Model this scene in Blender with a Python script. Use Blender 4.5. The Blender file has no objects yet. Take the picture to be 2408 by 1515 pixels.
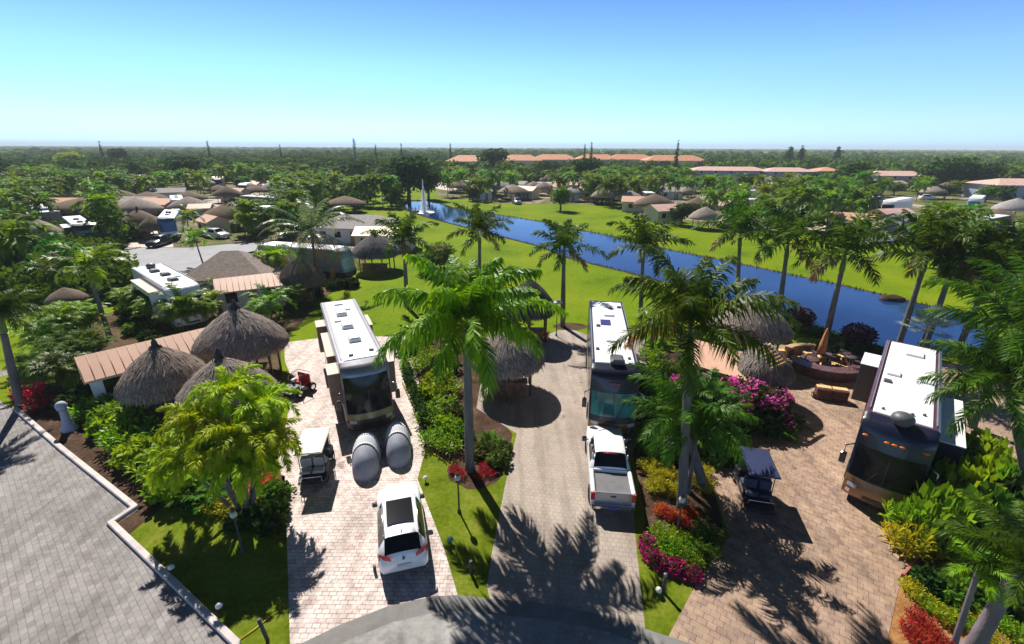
import bpy, bmesh, math, random
from mathutils import Vector, Matrix, noise
PI = math.pi; R_ = math.radians
S = bpy.context.scene
C = S.collection

# ------------------------------------------------------------------ camera, world, sun, exposure
CAM_H = 15.0; FPX = 1094.0; CX0 = 1204.0; CY0 = 757.5      # focal length and centre in a 2408 px wide picture
PITCH = math.atan((CY0 - 346.0) / FPX); ROLL = R_(0.25)
cam_d = bpy.data.cameras.new('camera'); cam = bpy.data.objects.new('camera', cam_d); C.objects.link(cam)
cam_d.sensor_width = 36; cam_d.lens = 36 * FPX / 2408; cam_d.clip_end = 20000; cam_d.clip_start = 0.1
cam.matrix_world = Matrix.Translation((0, 0, CAM_H)) @ Matrix.Rotation(PI / 2 - PITCH, 4, 'X') @ Matrix.Rotation(ROLL, 4, 'Z')
S.camera = cam
SUN_EL = R_(46); SUN_AZ = Vector((-0.44, 0.90)).normalized()   # towards the sun: ahead and to the left
W = bpy.data.worlds.new('World'); S.world = W; W.use_nodes = True
wn = W.node_tree; wn.nodes.clear()
sky = wn.nodes.new('ShaderNodeTexSky'); sky.sky_type = 'NISHITA'; sky.sun_disc = False
sky.sun_elevation = SUN_EL; sky.sun_rotation = math.atan2(SUN_AZ.x, SUN_AZ.y)
sky.air_density = 1.0; sky.dust_density = 0.0; sky.ozone_density = 3.0; sky.altitude = 0
# clear tropical air: no yellow band at the horizon, deep blue overhead
sp = wn.nodes.new('ShaderNodeSeparateColor'); cb = wn.nodes.new('ShaderNodeCombineColor'); wn.links.new(sky.outputs[0], sp.inputs[0])
kg = wn.nodes.new('ShaderNodeMath'); kg.operation = 'MULTIPLY'; kg.inputs[1].default_value = 0.86; wn.links.new(sp.outputs[1], kg.inputs[0])
mn = wn.nodes.new('ShaderNodeMath'); mn.operation = 'MINIMUM'; wn.links.new(sp.outputs[0], mn.inputs[0]); wn.links.new(kg.outputs[0], mn.inputs[1])
kb = wn.nodes.new('ShaderNodeMath'); kb.operation = 'MAXIMUM'; wn.links.new(sp.outputs[2], kb.inputs[0]); wn.links.new(sp.outputs[1], kb.inputs[1])
kr = wn.nodes.new('ShaderNodeMath'); kr.operation = 'MULTIPLY'; kr.inputs[1].default_value = 0.74; wn.links.new(mn.outputs[0], kr.inputs[0])
k2 = wn.nodes.new('ShaderNodeMath'); k2.operation = 'MULTIPLY'; k2.inputs[1].default_value = 1.5; wn.links.new(kb.outputs[0], k2.inputs[0])
k3 = wn.nodes.new('ShaderNodeMath'); k3.operation = 'MULTIPLY'; k3.inputs[1].default_value = 1.02; wn.links.new(sp.outputs[1], k3.inputs[0])
wn.links.new(kr.outputs[0], cb.inputs[0]); wn.links.new(k3.outputs[0], cb.inputs[1]); wn.links.new(k2.outputs[0], cb.inputs[2])
tcw = wn.nodes.new('ShaderNodeTexCoord'); sxyz = wn.nodes.new('ShaderNodeSeparateXYZ'); wn.links.new(tcw.outputs['Generated'], sxyz.inputs[0])
mr = wn.nodes.new('ShaderNodeMapRange'); mr.inputs['From Min'].default_value = 0.14; mr.inputs['From Max'].default_value = 0.5; mr.inputs['To Min'].default_value = 0.86; mr.inputs['To Max'].default_value = 0.06; wn.links.new(sxyz.outputs[2], mr.inputs['Value'])
vm = wn.nodes.new('ShaderNodeVectorMath'); vm.operation = 'SCALE'; wn.links.new(cb.outputs[0], vm.inputs[0]); wn.links.new(mr.outputs[0], vm.inputs['Scale'])
bgn = wn.nodes.new('ShaderNodeBackground'); bgn.inputs['Strength'].default_value = 0.10
wo = wn.nodes.new('ShaderNodeOutputWorld')
wn.links.new(vm.outputs[0], bgn.inputs['Color']); wn.links.new(bgn.outputs[0], wo.inputs['Surface'])
sl = bpy.data.lights.new('sun', 'SUN'); sl.energy = 5.0; sl.angle = R_(0.5); sl.color = (1.0, 0.95, 0.86)
so = bpy.data.objects.new('sun', sl); C.objects.link(so)
sv = Vector((SUN_AZ.x * math.cos(SUN_EL), SUN_AZ.y * math.cos(SUN_EL), math.sin(SUN_EL)))
so.rotation_euler = sv.to_track_quat('Z', 'Y').to_euler(); so.location = sv * 60
S.view_settings.view_transform = 'Standard'; S.view_settings.look = 'None'; S.view_settings.gamma = 1; S.view_settings.exposure = 0.6
S.render.engine = 'CYCLES'

# ------------------------------------------------------------------ measuring helpers (survey the photo once, real positions out)
def G(x, y, z=0.0):
    u = (x - CX0) / FPX; v = -(y - CY0) / FPX
    c, s = math.cos(ROLL), math.sin(ROLL); u, v = u * c - v * s, u * s + v * c
    d = (u, math.cos(PITCH) + v * math.sin(PITCH), -math.sin(PITCH) + v * math.cos(PITCH))
    t = (z - CAM_H) / d[2]
    return Vector((d[0] * t, d[1] * t, z))
def proj(p):
    q = cam.matrix_world.inverted() @ Vector(p)
    return CX0 + FPX * q.x / -q.z, CY0 - FPX * q.y / -q.z
def height_at(p, ytop):                       # how tall a thing at ground point p must be to reach row ytop
    lo, hi = 0.0, 40.0
    for _ in range(30):
        m = (lo + hi) / 2
        if proj((p.x, p.y, m))[1] > ytop: lo = m
        else: hi = m
    return lo
def foot(x, ytop, h):                         # ground point of a thing of height h whose top shows at (x, ytop)
    p = G(x, ytop, h); return Vector((p.x, p.y, 0))

# ------------------------------------------------------------------ tagging
def tag(o, label=None, cat=None, group=None, kind=None):
    if label: o['label'] = label
    if cat: o['category'] = cat
    if group: o['group'] = group
    if kind: o['kind'] = kind
    return o
def thing(name, label, cat, loc=(0, 0, 0), rz=0.0, group=None, scale=None):
    o = bpy.data.objects.new(name, None); C.objects.link(o); o.location = loc; o.rotation_euler = (0, 0, rz)
    o.empty_display_size = 0.3
    if scale: o.scale = scale if hasattr(scale, '__len__') else (scale,) * 3
    return tag(o, label, cat, group)
def link(name, me, parent=None, loc=None, rot=None, scale=None):
    o = bpy.data.objects.new(name, me); C.objects.link(o)
    if parent: o.parent = parent
    if loc is not None: o.location = loc
    if rot is not None: o.rotation_euler = rot
    if scale is not None: o.scale = scale
    return o

# ------------------------------------------------------------------ mesh builder
class MB:
    def __init__(s): s.v = []; s.f = []; s.m = []; s.sm = []
    def add(s, vs, fs, m=0, smooth=False):
        b = len(s.v); s.v += [tuple(x) for x in vs]
        for f in fs: s.f.append(tuple(b + i for i in f)); s.m.append(m); s.sm.append(smooth)
        return s
    def box(s, x0, x1, y0, y1, z0, z1, m=0, rz=0, c=None, ch=0.0):
        """box; ch chamfers the vertical and top edges"""
        if ch > 0:
            rings = []
            for (ins, z) in ((0, z0), (0, z1 - ch), (ch, z1)):
                a, b_, c_, d = x0 + ins, x1 - ins, y0 + ins, y1 - ins
                k = ch * 0.8
                rings.append([(a + k, c_, z), (b_ - k, c_, z), (b_, c_ + k, z), (b_, d - k, z), (b_ - k, d, z), (a + k, d, z), (a, d - k, z), (a, c_ + k, z)])
            vs = [p for r in rings for p in r]; fs = []
            for i in range(2):
                for j in range(8): fs.append((i * 8 + j, i * 8 + (j + 1) % 8, (i + 1) * 8 + (j + 1) % 8, (i + 1) * 8 + j))
            fs.append(tuple(range(16, 24))); fs.append(tuple(reversed(range(8))))
        else:
            vs = [(x0, y0, z0), (x1, y0, z0), (x1, y1, z0), (x0, y1, z0), (x0, y0, z1), (x1, y0, z1), (x1, y1, z1), (x0, y1, z1)]
            fs = [(0, 3, 2, 1), (4, 5, 6, 7), (0, 1, 5, 4), (1, 2, 6, 5), (2, 3, 7, 6), (3, 0, 4, 7)]
        if rz:
            cx, cy = c if c else ((x0 + x1) / 2, (y0 + y1) / 2); cs, sn = math.cos(rz), math.sin(rz)
            vs = [(cx + (x - cx) * cs - (y - cy) * sn, cy + (x - cx) * sn + (y - cy) * cs, z) for x, y, z in vs]
        return s.add(vs, fs, m)
    def tube(s, pts, rs, n=8, m=0, caps=True, smooth=True):
        pts = [Vector(p) for p in pts]
        if not hasattr(rs, '__len__'): rs = [rs] * len(pts)
        vs = []; fs = []
        for i, p in enumerate(pts):
            d = (pts[min(i + 1, len(pts) - 1)] - pts[max(i - 1, 0)]).normalized()
            a = d.cross(Vector((0, 0, 1)) if abs(d.z) < 0.9 else Vector((1, 0, 0))).normalized(); b = d.cross(a)
            for j in range(n):
                t = 2 * PI * j / n; vs.append(p + (a * math.cos(t) + b * math.sin(t)) * rs[i])
        for i in range(len(pts) - 1):
            for j in range(n): fs.append((i * n + j, i * n + (j + 1) % n, (i + 1) * n + (j + 1) % n, (i + 1) * n + j))
        s.add(vs, fs, m, smooth)
        if caps:
            b = len(s.v) - len(vs)
            s.f.append(tuple(b + j for j in range(n))); s.m.append(m); s.sm.append(False)
            s.f.append(tuple(b + len(vs) - n + j for j in range(n))); s.m.append(m); s.sm.append(False)
        return s
    def lathe(s, prof, n=16, m=0, c=(0, 0, 0), smooth=True, wob=0.0, seed=0, close=True):
        rnd = random.Random(seed); vs = []; fs = []
        ph = [rnd.uniform(0, 6.28) for _ in range(4)]
        for k, (r, z) in enumerate(prof):
            for j in range(n):
                t = 2 * PI * j / n
                w = 1 + wob * (math.sin(3 * t + ph[0]) * .5 + math.sin(7 * t + ph[1]) * .3 + rnd.uniform(-.6, .6))
                vs.append((c[0] + r * w * math.cos(t), c[1] + r * w * math.sin(t), c[2] + z))
        for k in range(len(prof) - 1):
            for j in range(n): fs.append((k * n + j, k * n + (j + 1) % n, (k + 1) * n + (j + 1) % n, (k + 1) * n + j))
        if close:
            fs.append(tuple(reversed(range(n)))); fs.append(tuple(range((len(prof) - 1) * n, len(prof) * n)))
        return s.add(vs, fs, m, smooth)
    def prism(s, poly, z0, z1, m=0, bottom=False):
        n = len(poly); vs = [(p[0], p[1], z0) for p in poly] + [(p[0], p[1], z1) for p in poly]
        fs = [(j, (j + 1) % n, n + (j + 1) % n, n + j) for j in range(n)]; fs.append(tuple(range(n, 2 * n)))
        if bottom: fs.append(tuple(reversed(range(n))))
        return s.add(vs, fs, m)
    def sphere(s, c, r, m=0, n=12, k=8, smooth=True):
        if not hasattr(r, '__len__'): r = (r, r, r)
        vs = []; fs = []
        for i in range(k + 1):
            a = PI * i / k
            for j in range(n):
                t = 2 * PI * j / n; vs.append((c[0] + r[0] * math.sin(a) * math.cos(t), c[1] + r[1] * math.sin(a) * math.sin(t), c[2] - r[2] * math.cos(a)))
        for i in range(k):
            for j in range(n): fs.append((i * n + j, i * n + (j + 1) % n, (i + 1) * n + (j + 1) % n, (i + 1) * n + j))
        return s.add(vs, fs, m, smooth)
    def grid(s, fn, us, ts, m=0, smooth=True):
        nu = len(us); vs = [fn(t, u) for t in ts for u in us]; fs = []
        for i in range(len(ts) - 1):
            for j in range(nu - 1): fs.append((i * nu + j, i * nu + j + 1, (i + 1) * nu + j + 1, (i + 1) * nu + j))
        return s.add(vs, fs, m, smooth)
    def mesh(s, name, mats):
        me = bpy.data.meshes.new(name); me.from_pydata(s.v, [], s.f)
        if not isinstance(mats, (list, tuple)): mats = [mats]
        for mt in mats: me.materials.append(mt)
        me.polygons.foreach_set('material_index', s.m); me.polygons.foreach_set('use_smooth', s.sm); me.update()
        return me
    def build(s, name, mats, parent=None, fix=True):
        me = s.mesh(name, mats)
        if fix:
            bm = bmesh.new(); bm.from_mesh(me); bmesh.ops.recalc_face_normals(bm, faces=bm.faces); bm.to_mesh(me); bm.free()
        return link(name, me, parent)

# ------------------------------------------------------------------ materials
_M = {}
def _new(name):
    m = bpy.data.materials.new(name); m.use_nodes = True; nt = m.node_tree; nt.nodes.clear()
    out = nt.nodes.new('ShaderNodeOutputMaterial'); return m, nt, out
def N(nt, t, **kw):
    n = nt.nodes.new(t)
    for k, v in kw.items(): setattr(n, k, v)
    return n
def rampn(nt, stops):
    r = nt.nodes.new('ShaderNodeValToRGB'); e = r.color_ramp.elements
    while len(e) < len(stops): e.new(0.5)
    for i, (p, c) in enumerate(stops): e[i].position = p; e[i].color = (*c, 1)
    return r
def plain(name, col, rough=0.5, metal=0.0, var=0.12, scale=3.0, bump=0.0, coat=0.0, spec=None, emit=None):
    if name in _M: return _M[name]
    m, nt, out = _new(name); b = N(nt, 'ShaderNodeBsdfPrincipled')
    tc = N(nt, 'ShaderNodeTexCoord'); nz = N(nt, 'ShaderNodeTexNoise'); nz.inputs['Scale'].default_value = scale; nz.inputs['Detail'].default_value = 6
    nt.links.new(tc.outputs['Object'], nz.inputs['Vector'])
    lo = tuple(max(0, c * (1 - var * 1.6)) for c in col); hi = tuple(min(1, c * (1 + var)) for c in col)
    rp = rampn(nt, [(0.3, lo), (0.7, hi)]); nt.links.new(nz.outputs['Fac'], rp.inputs[0]); nt.links.new(rp.outputs[0], b.inputs['Base Color'])
    b.inputs['Roughness'].default_value = rough; b.inputs['Metallic'].default_value = metal
    if coat: b.inputs['Coat Weight'].default_value = coat; b.inputs['Coat Roughness'].default_value = 0.05
    if spec is not None: b.inputs['Specular IOR Level'].default_value = spec
    if bump:
        bp = N(nt, 'ShaderNodeBump'); bp.inputs['Strength'].default_value = bump; bp.inputs['Distance'].default_value = 0.05
        n2 = N(nt, 'ShaderNodeTexNoise'); n2.inputs['Scale'].default_value = scale * 8; n2.inputs['Detail'].default_value = 4
        nt.links.new(tc.outputs['Object'], n2.inputs['Vector']); nt.links.new(n2.outputs['Fac'], bp.inputs['Height']); nt.links.new(bp.outputs[0], b.inputs['Normal'])
    if emit: b.inputs['Emission Color'].default_value = (*col, 1); b.inputs['Emission Strength'].default_value = emit
    nt.links.new(b.outputs[0], out.inputs['Surface']); _M[name] = m; return m
def leafm(name, dark, light, trans=0.3, rough=0.55, scale=1.6, tip=None, var=0.5, spec=0.16):
    """foliage: noise clumps of two greens, a little different on every plant, light shining through the blades"""
    if name in _M: return _M[name]
    m, nt, out = _new(name); tc = N(nt, 'ShaderNodeTexCoord'); oi = N(nt, 'ShaderNodeObjectInfo')
    nz = N(nt, 'ShaderNodeTexNoise'); nz.inputs['Scale'].default_value = scale; nz.inputs['Detail'].default_value = 3; nz.noise_dimensions = '4D'
    mu = N(nt, 'ShaderNodeMath', operation='MULTIPLY'); mu.inputs[1].default_value = 37.0
    nt.links.new(oi.outputs['Random'], mu.inputs[0]); nt.links.new(mu.outputs[0], nz.inputs['W']); nt.links.new(tc.outputs['Object'], nz.inputs['Vector'])
    geo = N(nt, 'ShaderNodeNewGeometry')
    ad = N(nt, 'ShaderNodeMath', operation='ADD'); sc = N(nt, 'ShaderNodeMath', operation='MULTIPLY_ADD'); sc.inputs[1].default_value = 0.34; sc.inputs[2].default_value = -0.17
    nt.links.new(geo.outputs['Random Per Island'], sc.inputs[0]); nt.links.new(nz.outputs['Fac'], ad.inputs[0]); nt.links.new(sc.outputs[0], ad.inputs[1])
    stops = [(0.28, dark), (0.68, light)]
    if tip: stops.append((0.8, tip))
    rp = rampn(nt, stops); nt.links.new(ad.outputs[0], rp.inputs[0])
    h = N(nt, 'ShaderNodeHueSaturation')
    a1 = N(nt, 'ShaderNodeMath', operation='MULTIPLY_ADD'); a1.inputs[1].default_value = 0.045 * var * 2; a1.inputs[2].default_value = 0.5 - 0.0225 * var * 2
    a2 = N(nt, 'ShaderNodeMath', operation='MULTIPLY_ADD'); a2.inputs[1].default_value = 0.6 * var; a2.inputs[2].default_value = 1 - 0.3 * var
    nt.links.new(oi.outputs['Random'], a1.inputs[0]); nt.links.new(oi.outputs['Random'], a2.inputs[0])
    nt.links.new(a1.outputs[0], h.inputs['Hue']); nt.links.new(a2.outputs[0], h.inputs['Value']); nt.links.new(rp.outputs[0], h.inputs['Color'])
    b = N(nt, 'ShaderNodeBsdfPrincipled'); b.inputs['Roughness'].default_value = rough; b.inputs['Specular IOR Level'].default_value = spec
    tr = N(nt, 'ShaderNodeBsdfTranslucent'); mx = N(nt, 'ShaderNodeMixShader'); mx.inputs[0].default_value = trans
    br = N(nt, 'ShaderNodeHueSaturation'); br.inputs['Value'].default_value = 1.7; br.inputs['Hue'].default_value = 0.485
    nt.links.new(h.outputs[0], b.inputs['Base Color']); nt.links.new(h.outputs[0], br.inputs['Color']); nt.links.new(br.outputs[0], tr.inputs['Color'])
    nt.links.new(b.outputs[0], mx.inputs[1]); nt.links.new(tr.outputs[0], mx.inputs[2]); nt.links.new(mx.outputs[0], out.inputs['Surface'])
    _M[name] = m; return m
def pavers(name, c1, c2, c3, mortar, rot=0.0, bw=0.26, bh=0.17, stain=0.25, patch=0.35):
    m, nt, out = _new(name); tc = N(nt, 'ShaderNodeTexCoord'); mp = N(nt, 'ShaderNodeMapping'); mp.inputs['Rotation'].default_value = (0, 0, rot)
    nt.links.new(tc.outputs['Object'], mp.inputs['Vector'])
    bk = N(nt, 'ShaderNodeTexBrick'); bk.inputs['Scale'].default_value = 1; bk.inputs['Brick Width'].default_value = bw; bk.inputs['Row Height'].default_value = bh
    bk.inputs['Mortar Size'].default_value = 0.012; bk.inputs['Mortar Smooth'].default_value = 0.3; bk.inputs['Color1'].default_value = (*c1, 1); bk.inputs['Color2'].default_value = (*c2, 1); bk.inputs['Mortar'].default_value = (*mortar, 1)
    bk.inputs['Bias'].default_value = -0.1
    nt.links.new(mp.outputs[0], bk.inputs['Vector'])
    bk2 = N(nt, 'ShaderNodeTexBrick'); bk2.inputs['Scale'].default_value = 1; bk2.inputs['Brick Width'].default_value = bw; bk2.inputs['Row Height'].default_value = bh; bk2.inputs['Mortar Size'].default_value = 0
    bk2.inputs['Color1'].default_value = (0, 0, 0, 1); bk2.inputs['Color2'].default_value = (1, 1, 1, 1); bk2.inputs['Bias'].default_value = 0.0; bk2.offset_frequency = 2
    nt.links.new(mp.outputs[0], bk2.inputs['Vector'])
    wn_ = N(nt, 'ShaderNodeTexNoise'); wn_.inputs['Scale'].default_value = 3.0; wn_.inputs['Detail'].default_value = 5; nt.links.new(mp.outputs[0], wn_.inputs['Vector'])
    r3 = rampn(nt, [(0.42, (0, 0, 0)), (0.62, (1, 1, 1))]); nt.links.new(wn_.outputs['Fac'], r3.inputs[0])
    m1 = N(nt, 'ShaderNodeMix', data_type='RGBA'); mm = N(nt, 'ShaderNodeMath', operation='MULTIPLY'); mm.inputs[1].default_value = patch
    nt.links.new(r3.outputs[0], mm.inputs[0]); nt.links.new(mm.outputs[0], m1.inputs['Factor']); nt.links.new(bk.outputs['Color'], m1.inputs['A']); m1.inputs['B'].default_value = (*c3, 1)
    big = N(nt, 'ShaderNodeTexNoise'); big.inputs['Scale'].default_value = 0.35; big.inputs['Detail'].default_value = 7; big.inputs['Roughness'].default_value = 0.65; nt.links.new(tc.outputs['Object'], big.inputs['Vector'])
    rb = rampn(nt, [(0.3, (1 - stain,) * 3), (0.65, (1.0,) * 3)]); nt.links.new(big.outputs['Fac'], rb.inputs[0])
    m2 = N(nt, 'ShaderNodeMix', data_type='RGBA', blend_type='MULTIPLY'); m2.inputs['Factor'].default_value = 1
    nt.links.new(m1.outputs['Result'], m2.inputs['A']); nt.links.new(rb.outputs[0], m2.inputs['B'])
    # faint tyre tracks and drag marks along the drive, and a few dark drips
    mt = N(nt, 'ShaderNodeMapping'); mt.inputs['Scale'].default_value = (1.6, .16, 1); nt.links.new(tc.outputs['Object'], mt.inputs['Vector']); nt_ = N(nt, 'ShaderNodeTexNoise'); nt_.inputs['Scale'].default_value = 1.0; nt_.inputs['Detail'].default_value = 4; nt.links.new(mt.outputs[0], nt_.inputs['Vector'])
    rt = rampn(nt, [(0.40, (.80, .79, .78)), (0.52, (1, 1, 1))]); nt.links.new(nt_.outputs['Fac'], rt.inputs[0]); m4 = N(nt, 'ShaderNodeMix', data_type='RGBA', blend_type='MULTIPLY'); m4.inputs['Factor'].default_value = 1
    nt.links.new(m2.outputs['Result'], m4.inputs['A']); nt.links.new(rt.outputs[0], m4.inputs['B'])
    ns = N(nt, 'ShaderNodeTexNoise'); ns.inputs['Scale'].default_value = 0.9; ns.inputs['Detail'].default_value = 2; nt.links.new(tc.outputs['Object'], ns.inputs['Vector']); rs = rampn(nt, [(0.26, (.55, .53, .52)), (0.33, (1, 1, 1))]); nt.links.new(ns.outputs['Fac'], rs.inputs[0])
    m5 = N(nt, 'ShaderNodeMix', data_type='RGBA', blend_type='MULTIPLY'); m5.inputs['Factor'].default_value = 1; nt.links.new(m4.outputs['Result'], m5.inputs['A']); nt.links.new(rs.outputs[0], m5.inputs['B']); m2 = m5
    b = N(nt, 'ShaderNodeBsdfPrincipled'); b.inputs['Roughness'].default_value = 0.75; b.inputs['Specular IOR Level'].default_value = 0.3
    bp = N(nt, 'ShaderNodeBump'); bp.inputs['Strength'].default_value = 0.5; bp.inputs['Distance'].default_value = 0.01; bp.invert = True
    nt.links.new(bk.outputs['Fac'], bp.inputs['Height']); nt.links.new(bp.outputs[0], b.inputs['Normal'])
    nt.links.new(m2.outputs['Result'], b.inputs['Base Color']); nt.links.new(b.outputs[0], out.inputs['Surface']); _M[name] = m; return m
def thatchm(name, dark, light):
    m, nt, out = _new(name); tc = N(nt, 'ShaderNodeTexCoord')
    n1 = N(nt, 'ShaderNodeTexNoise'); n1.inputs['Scale'].default_value = 1.3; n1.inputs['Detail'].default_value = 8; n1.inputs['Roughness'].default_value = 0.75
    mp = N(nt, 'ShaderNodeMapping'); mp.inputs['Scale'].default_value = (9, 9, 1.2); n2 = N(nt, 'ShaderNodeTexNoise'); n2.inputs['Scale'].default_value = 1.8; n2.inputs['Detail'].default_value = 6
    nt.links.new(tc.outputs['Object'], n1.inputs['Vector']); nt.links.new(tc.outputs['Object'], mp.inputs['Vector']); nt.links.new(mp.outputs[0], n2.inputs['Vector'])
    mx = N(nt, 'ShaderNodeMath', operation='MULTIPLY_ADD'); mx.inputs[1].default_value = 0.55; nt.links.new(n2.outputs['Fac'], mx.inputs[0])
    geo = N(nt, 'ShaderNodeNewGeometry'); g2 = N(nt, 'ShaderNodeMath', operation='MULTIPLY_ADD'); g2.inputs[1].default_value = 0.2; g2.inputs[2].default_value = -0.1
    nt.links.new(geo.outputs['Random Per Island'], g2.inputs[0])
    m3 = N(nt, 'ShaderNodeMath', operation='MULTIPLY_ADD'); m3.inputs[1].default_value = 0.45; nt.links.new(n1.outputs['Fac'], m3.inputs[0]); nt.links.new(g2.outputs[0], m3.inputs[2])
    nt.links.new(m3.outputs[0], mx.inputs[2])
    rp = rampn(nt, [(0.34, dark), (0.62, light)]); nt.links.new(mx.outputs[0], rp.inputs[0])
    b = N(nt, 'ShaderNodeBsdfPrincipled'); b.inputs['Roughness'].default_value = 0.9; b.inputs['Specular IOR Level'].default_value = 0.15
    bp = N(nt, 'ShaderNodeBump'); bp.inputs['Strength'].default_value = 0.9; bp.inputs['Distance'].default_value = 0.06; nt.links.new(mx.outputs[0], bp.inputs['Height']); nt.links.new(bp.outputs[0], b.inputs['Normal'])
    nt.links.new(rp.outputs[0], b.inputs['Base Color']); nt.links.new(b.outputs[0], out.inputs['Surface']); _M[name] = m; return m
def groundm(name, stops, s1=0.12, s2=2.5, s3=30, rough=0.9, bump=0.4):
    m, nt, out = _new(name); tc = N(nt, 'ShaderNodeTexCoord'); fac = None
    for sc, w in ((s1, 0.45), (s2, 0.3), (s3, 0.25)):
        n = N(nt, 'ShaderNodeTexNoise'); n.inputs['Scale'].default_value = sc; n.inputs['Detail'].default_value = 6; n.inputs['Roughness'].default_value = 0.6; nt.links.new(tc.outputs['Object'], n.inputs['Vector'])
        mu = N(nt, 'ShaderNodeMath', operation='MULTIPLY_ADD'); mu.inputs[1].default_value = w; mu.inputs[2].default_value = 0
        nt.links.new(n.outputs['Fac'], mu.inputs[0])
        if fac: nt.links.new(fac.outputs[0], mu.inputs[2])
        fac = mu
    rp = rampn(nt, stops); nt.links.new(fac.outputs[0], rp.inputs[0])
    b = N(nt, 'ShaderNodeBsdfPrincipled'); b.inputs['Roughness'].default_value = rough; b.inputs['Specular IOR Level'].default_value = 0.05
    bp = N(nt, 'ShaderNodeBump'); bp.inputs['Strength'].default_value = bump; bp.inputs['Distance'].default_value = 0.03; nt.links.new(n.outputs['Fac'], bp.inputs['Height']); nt.links.new(bp.outputs[0], b.inputs['Normal'])
    nt.links.new(rp.outputs[0], b.inputs['Base Color']); nt.links.new(b.outputs[0], out.inputs['Surface']); _M[name] = m; return m

M_grass = groundm('grass', [(0.36, (0.05, 0.10, 0.0015)), (0.47, (0.12, 0.195, 0.002)), (0.56, (0.17, 0.225, 0.004)), (0.63, (0.25, 0.24, 0.03))])
M_lawn = groundm('lawn', [(0.36, (0.055, 0.085, 0.004)), (0.5, (0.125, 0.175, 0.008)), (0.62, (0.24, 0.235, 0.04))], s1=0.8, s2=6, s3=60, bump=0.8)
M_mulch = groundm('mulch', [(0.38, (0.03, 0.018, 0.012)), (0.55, (0.10, 0.06, 0.04)), (0.66, (0.2, 0.13, 0.09))], s1=1, s2=8, s3=40, bump=1)
M_dirt = groundm('garden_soil', [(0.38, (0.05, 0.035, 0.02)), (0.55, (0.13, 0.09, 0.05)), (0.66, (0.12, 0.17, 0.03))], s1=.5, s2=4, s3=30, bump=1)
M_wood_chip = groundm('wood_chips', [(0.38, (0.2, 0.09, 0.035)), (0.55, (0.4, 0.2, 0.08)), (0.66, (0.5, 0.3, 0.14))], s1=1, s2=8, s3=40, bump=1)
M_site = groundm('site_ground', [(0.36, (0.03, 0.06, 0.008)), (0.46, (0.08, 0.12, 0.012)), (0.52, (0.16, 0.13, 0.08)), (0.58, (0.5, 0.42, 0.36))], s1=.05, s2=.3, s3=3)
M_asph = groundm('asphalt', [(0.38, (0.17, 0.165, 0.16)), (0.5, (0.31, 0.30, 0.29)), (0.56, (0.37, 0.36, 0.35)), (0.64, (0.45, 0.43, 0.41))], s1=0.9, s2=3.5, s3=50, rough=.85)
M_asphd = groundm('worn_asphalt_edge', [(0.36, (0.15, 0.145, 0.14)), (0.64, (0.27, 0.26, 0.25))], s1=0.5, s2=2.5, s3=50, rough=.85)
M_asph2 = groundm('grey_road', [(0.36, (0.3, 0.3, 0.33)), (0.64, (0.42, 0.42, 0.45))], s1=0.3, s2=2.5, s3=50, rough=.85)
M_asph3 = groundm('dark_road', [(0.36, (0.1, 0.11, 0.14)), (0.64, (0.16, 0.17, 0.2))], s1=0.3, s2=2.5, s3=50, rough=.85)
M_pink = pavers('pink_pavers', (0.78, 0.67, 0.63), (0.56, 0.40, 0.37), (0.80, 0.73, 0.68), (0.24, 0.17, 0.15), rot=0.0, stain=0.32, patch=0.55)
M_beige = pavers('beige_pavers', (0.43, 0.36, 0.305), (0.37, 0.30, 0.26), (0.46, 0.38, 0.31), (0.28, 0.23, 0.2), rot=R_(8), bw=.22, bh=.22, stain=0.25)
M_tan = pavers('tan_pavers', (0.42, 0.285, 0.21), (0.27, 0.19, 0.16), (0.54, 0.38, 0.25), (0.18, 0.11, 0.08), rot=R_(35), bw=.32, bh=.25, stain=0.3, patch=.5)
M_grey = pavers('grey_pavers', (0.325, 0.30, 0.295), (0.215, 0.20, 0.20), (0.39, 0.35, 0.33), (0.16, 0.145, 0.15), rot=R_(40), bw=.28, bh=.2, stain=0.3)
M_curb = plain('kerb_concrete', (0.56, 0.50, 0.49), 0.8, var=.15, scale=2)
M_conc = plain('concrete', (0.5, 0.47, 0.44), 0.85, var=.15, scale=2)
def waterm():
    m, nt, out = _new('water'); b = N(nt, 'ShaderNodeBsdfPrincipled'); b.inputs['Roughness'].default_value = 0.05; b.inputs['IOR'].default_value = 1.3
    tc = N(nt, 'ShaderNodeTexCoord'); n = N(nt, 'ShaderNodeTexNoise'); n.inputs['Scale'].default_value = 1.2; n.inputs['Detail'].default_value = 5; nt.links.new(tc.outputs['Object'], n.inputs['Vector'])
    bp = N(nt, 'ShaderNodeBump'); bp.inputs['Strength'].default_value = 0.12; bp.inputs['Distance'].default_value = 0.1; nt.links.new(n.outputs['Fac'], bp.inputs['Height']); nt.links.new(bp.outputs[0], b.inputs['Normal'])
    n2 = N(nt, 'ShaderNodeTexNoise'); n2.inputs['Scale'].default_value = 0.09; nt.links.new(tc.outputs['Object'], n2.inputs['Vector'])
    rp = rampn(nt, [(0.4, (0.006, 0.024, 0.10)), (0.65, (0.012, 0.042, 0.145))]); nt.links.new(n2.outputs['Fac'], rp.inputs[0]); nt.links.new(rp.outputs[0], b.inputs['Base Color'])
    nt.links.new(b.outputs[0], out.inputs['Surface']); return m
M_water = waterm()
M_thatch = thatchm('thatch', (0.125, 0.10, 0.088), (0.42, 0.345, 0.30))
M_thatch2 = thatchm('brown_thatch', (0.08, 0.055, 0.04), (0.24, 0.175, 0.13))
M_thatchd = thatchm('dark_thatch', (0.02, 0.02, 0.024), (0.09, 0.085, 0.09))
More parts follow.
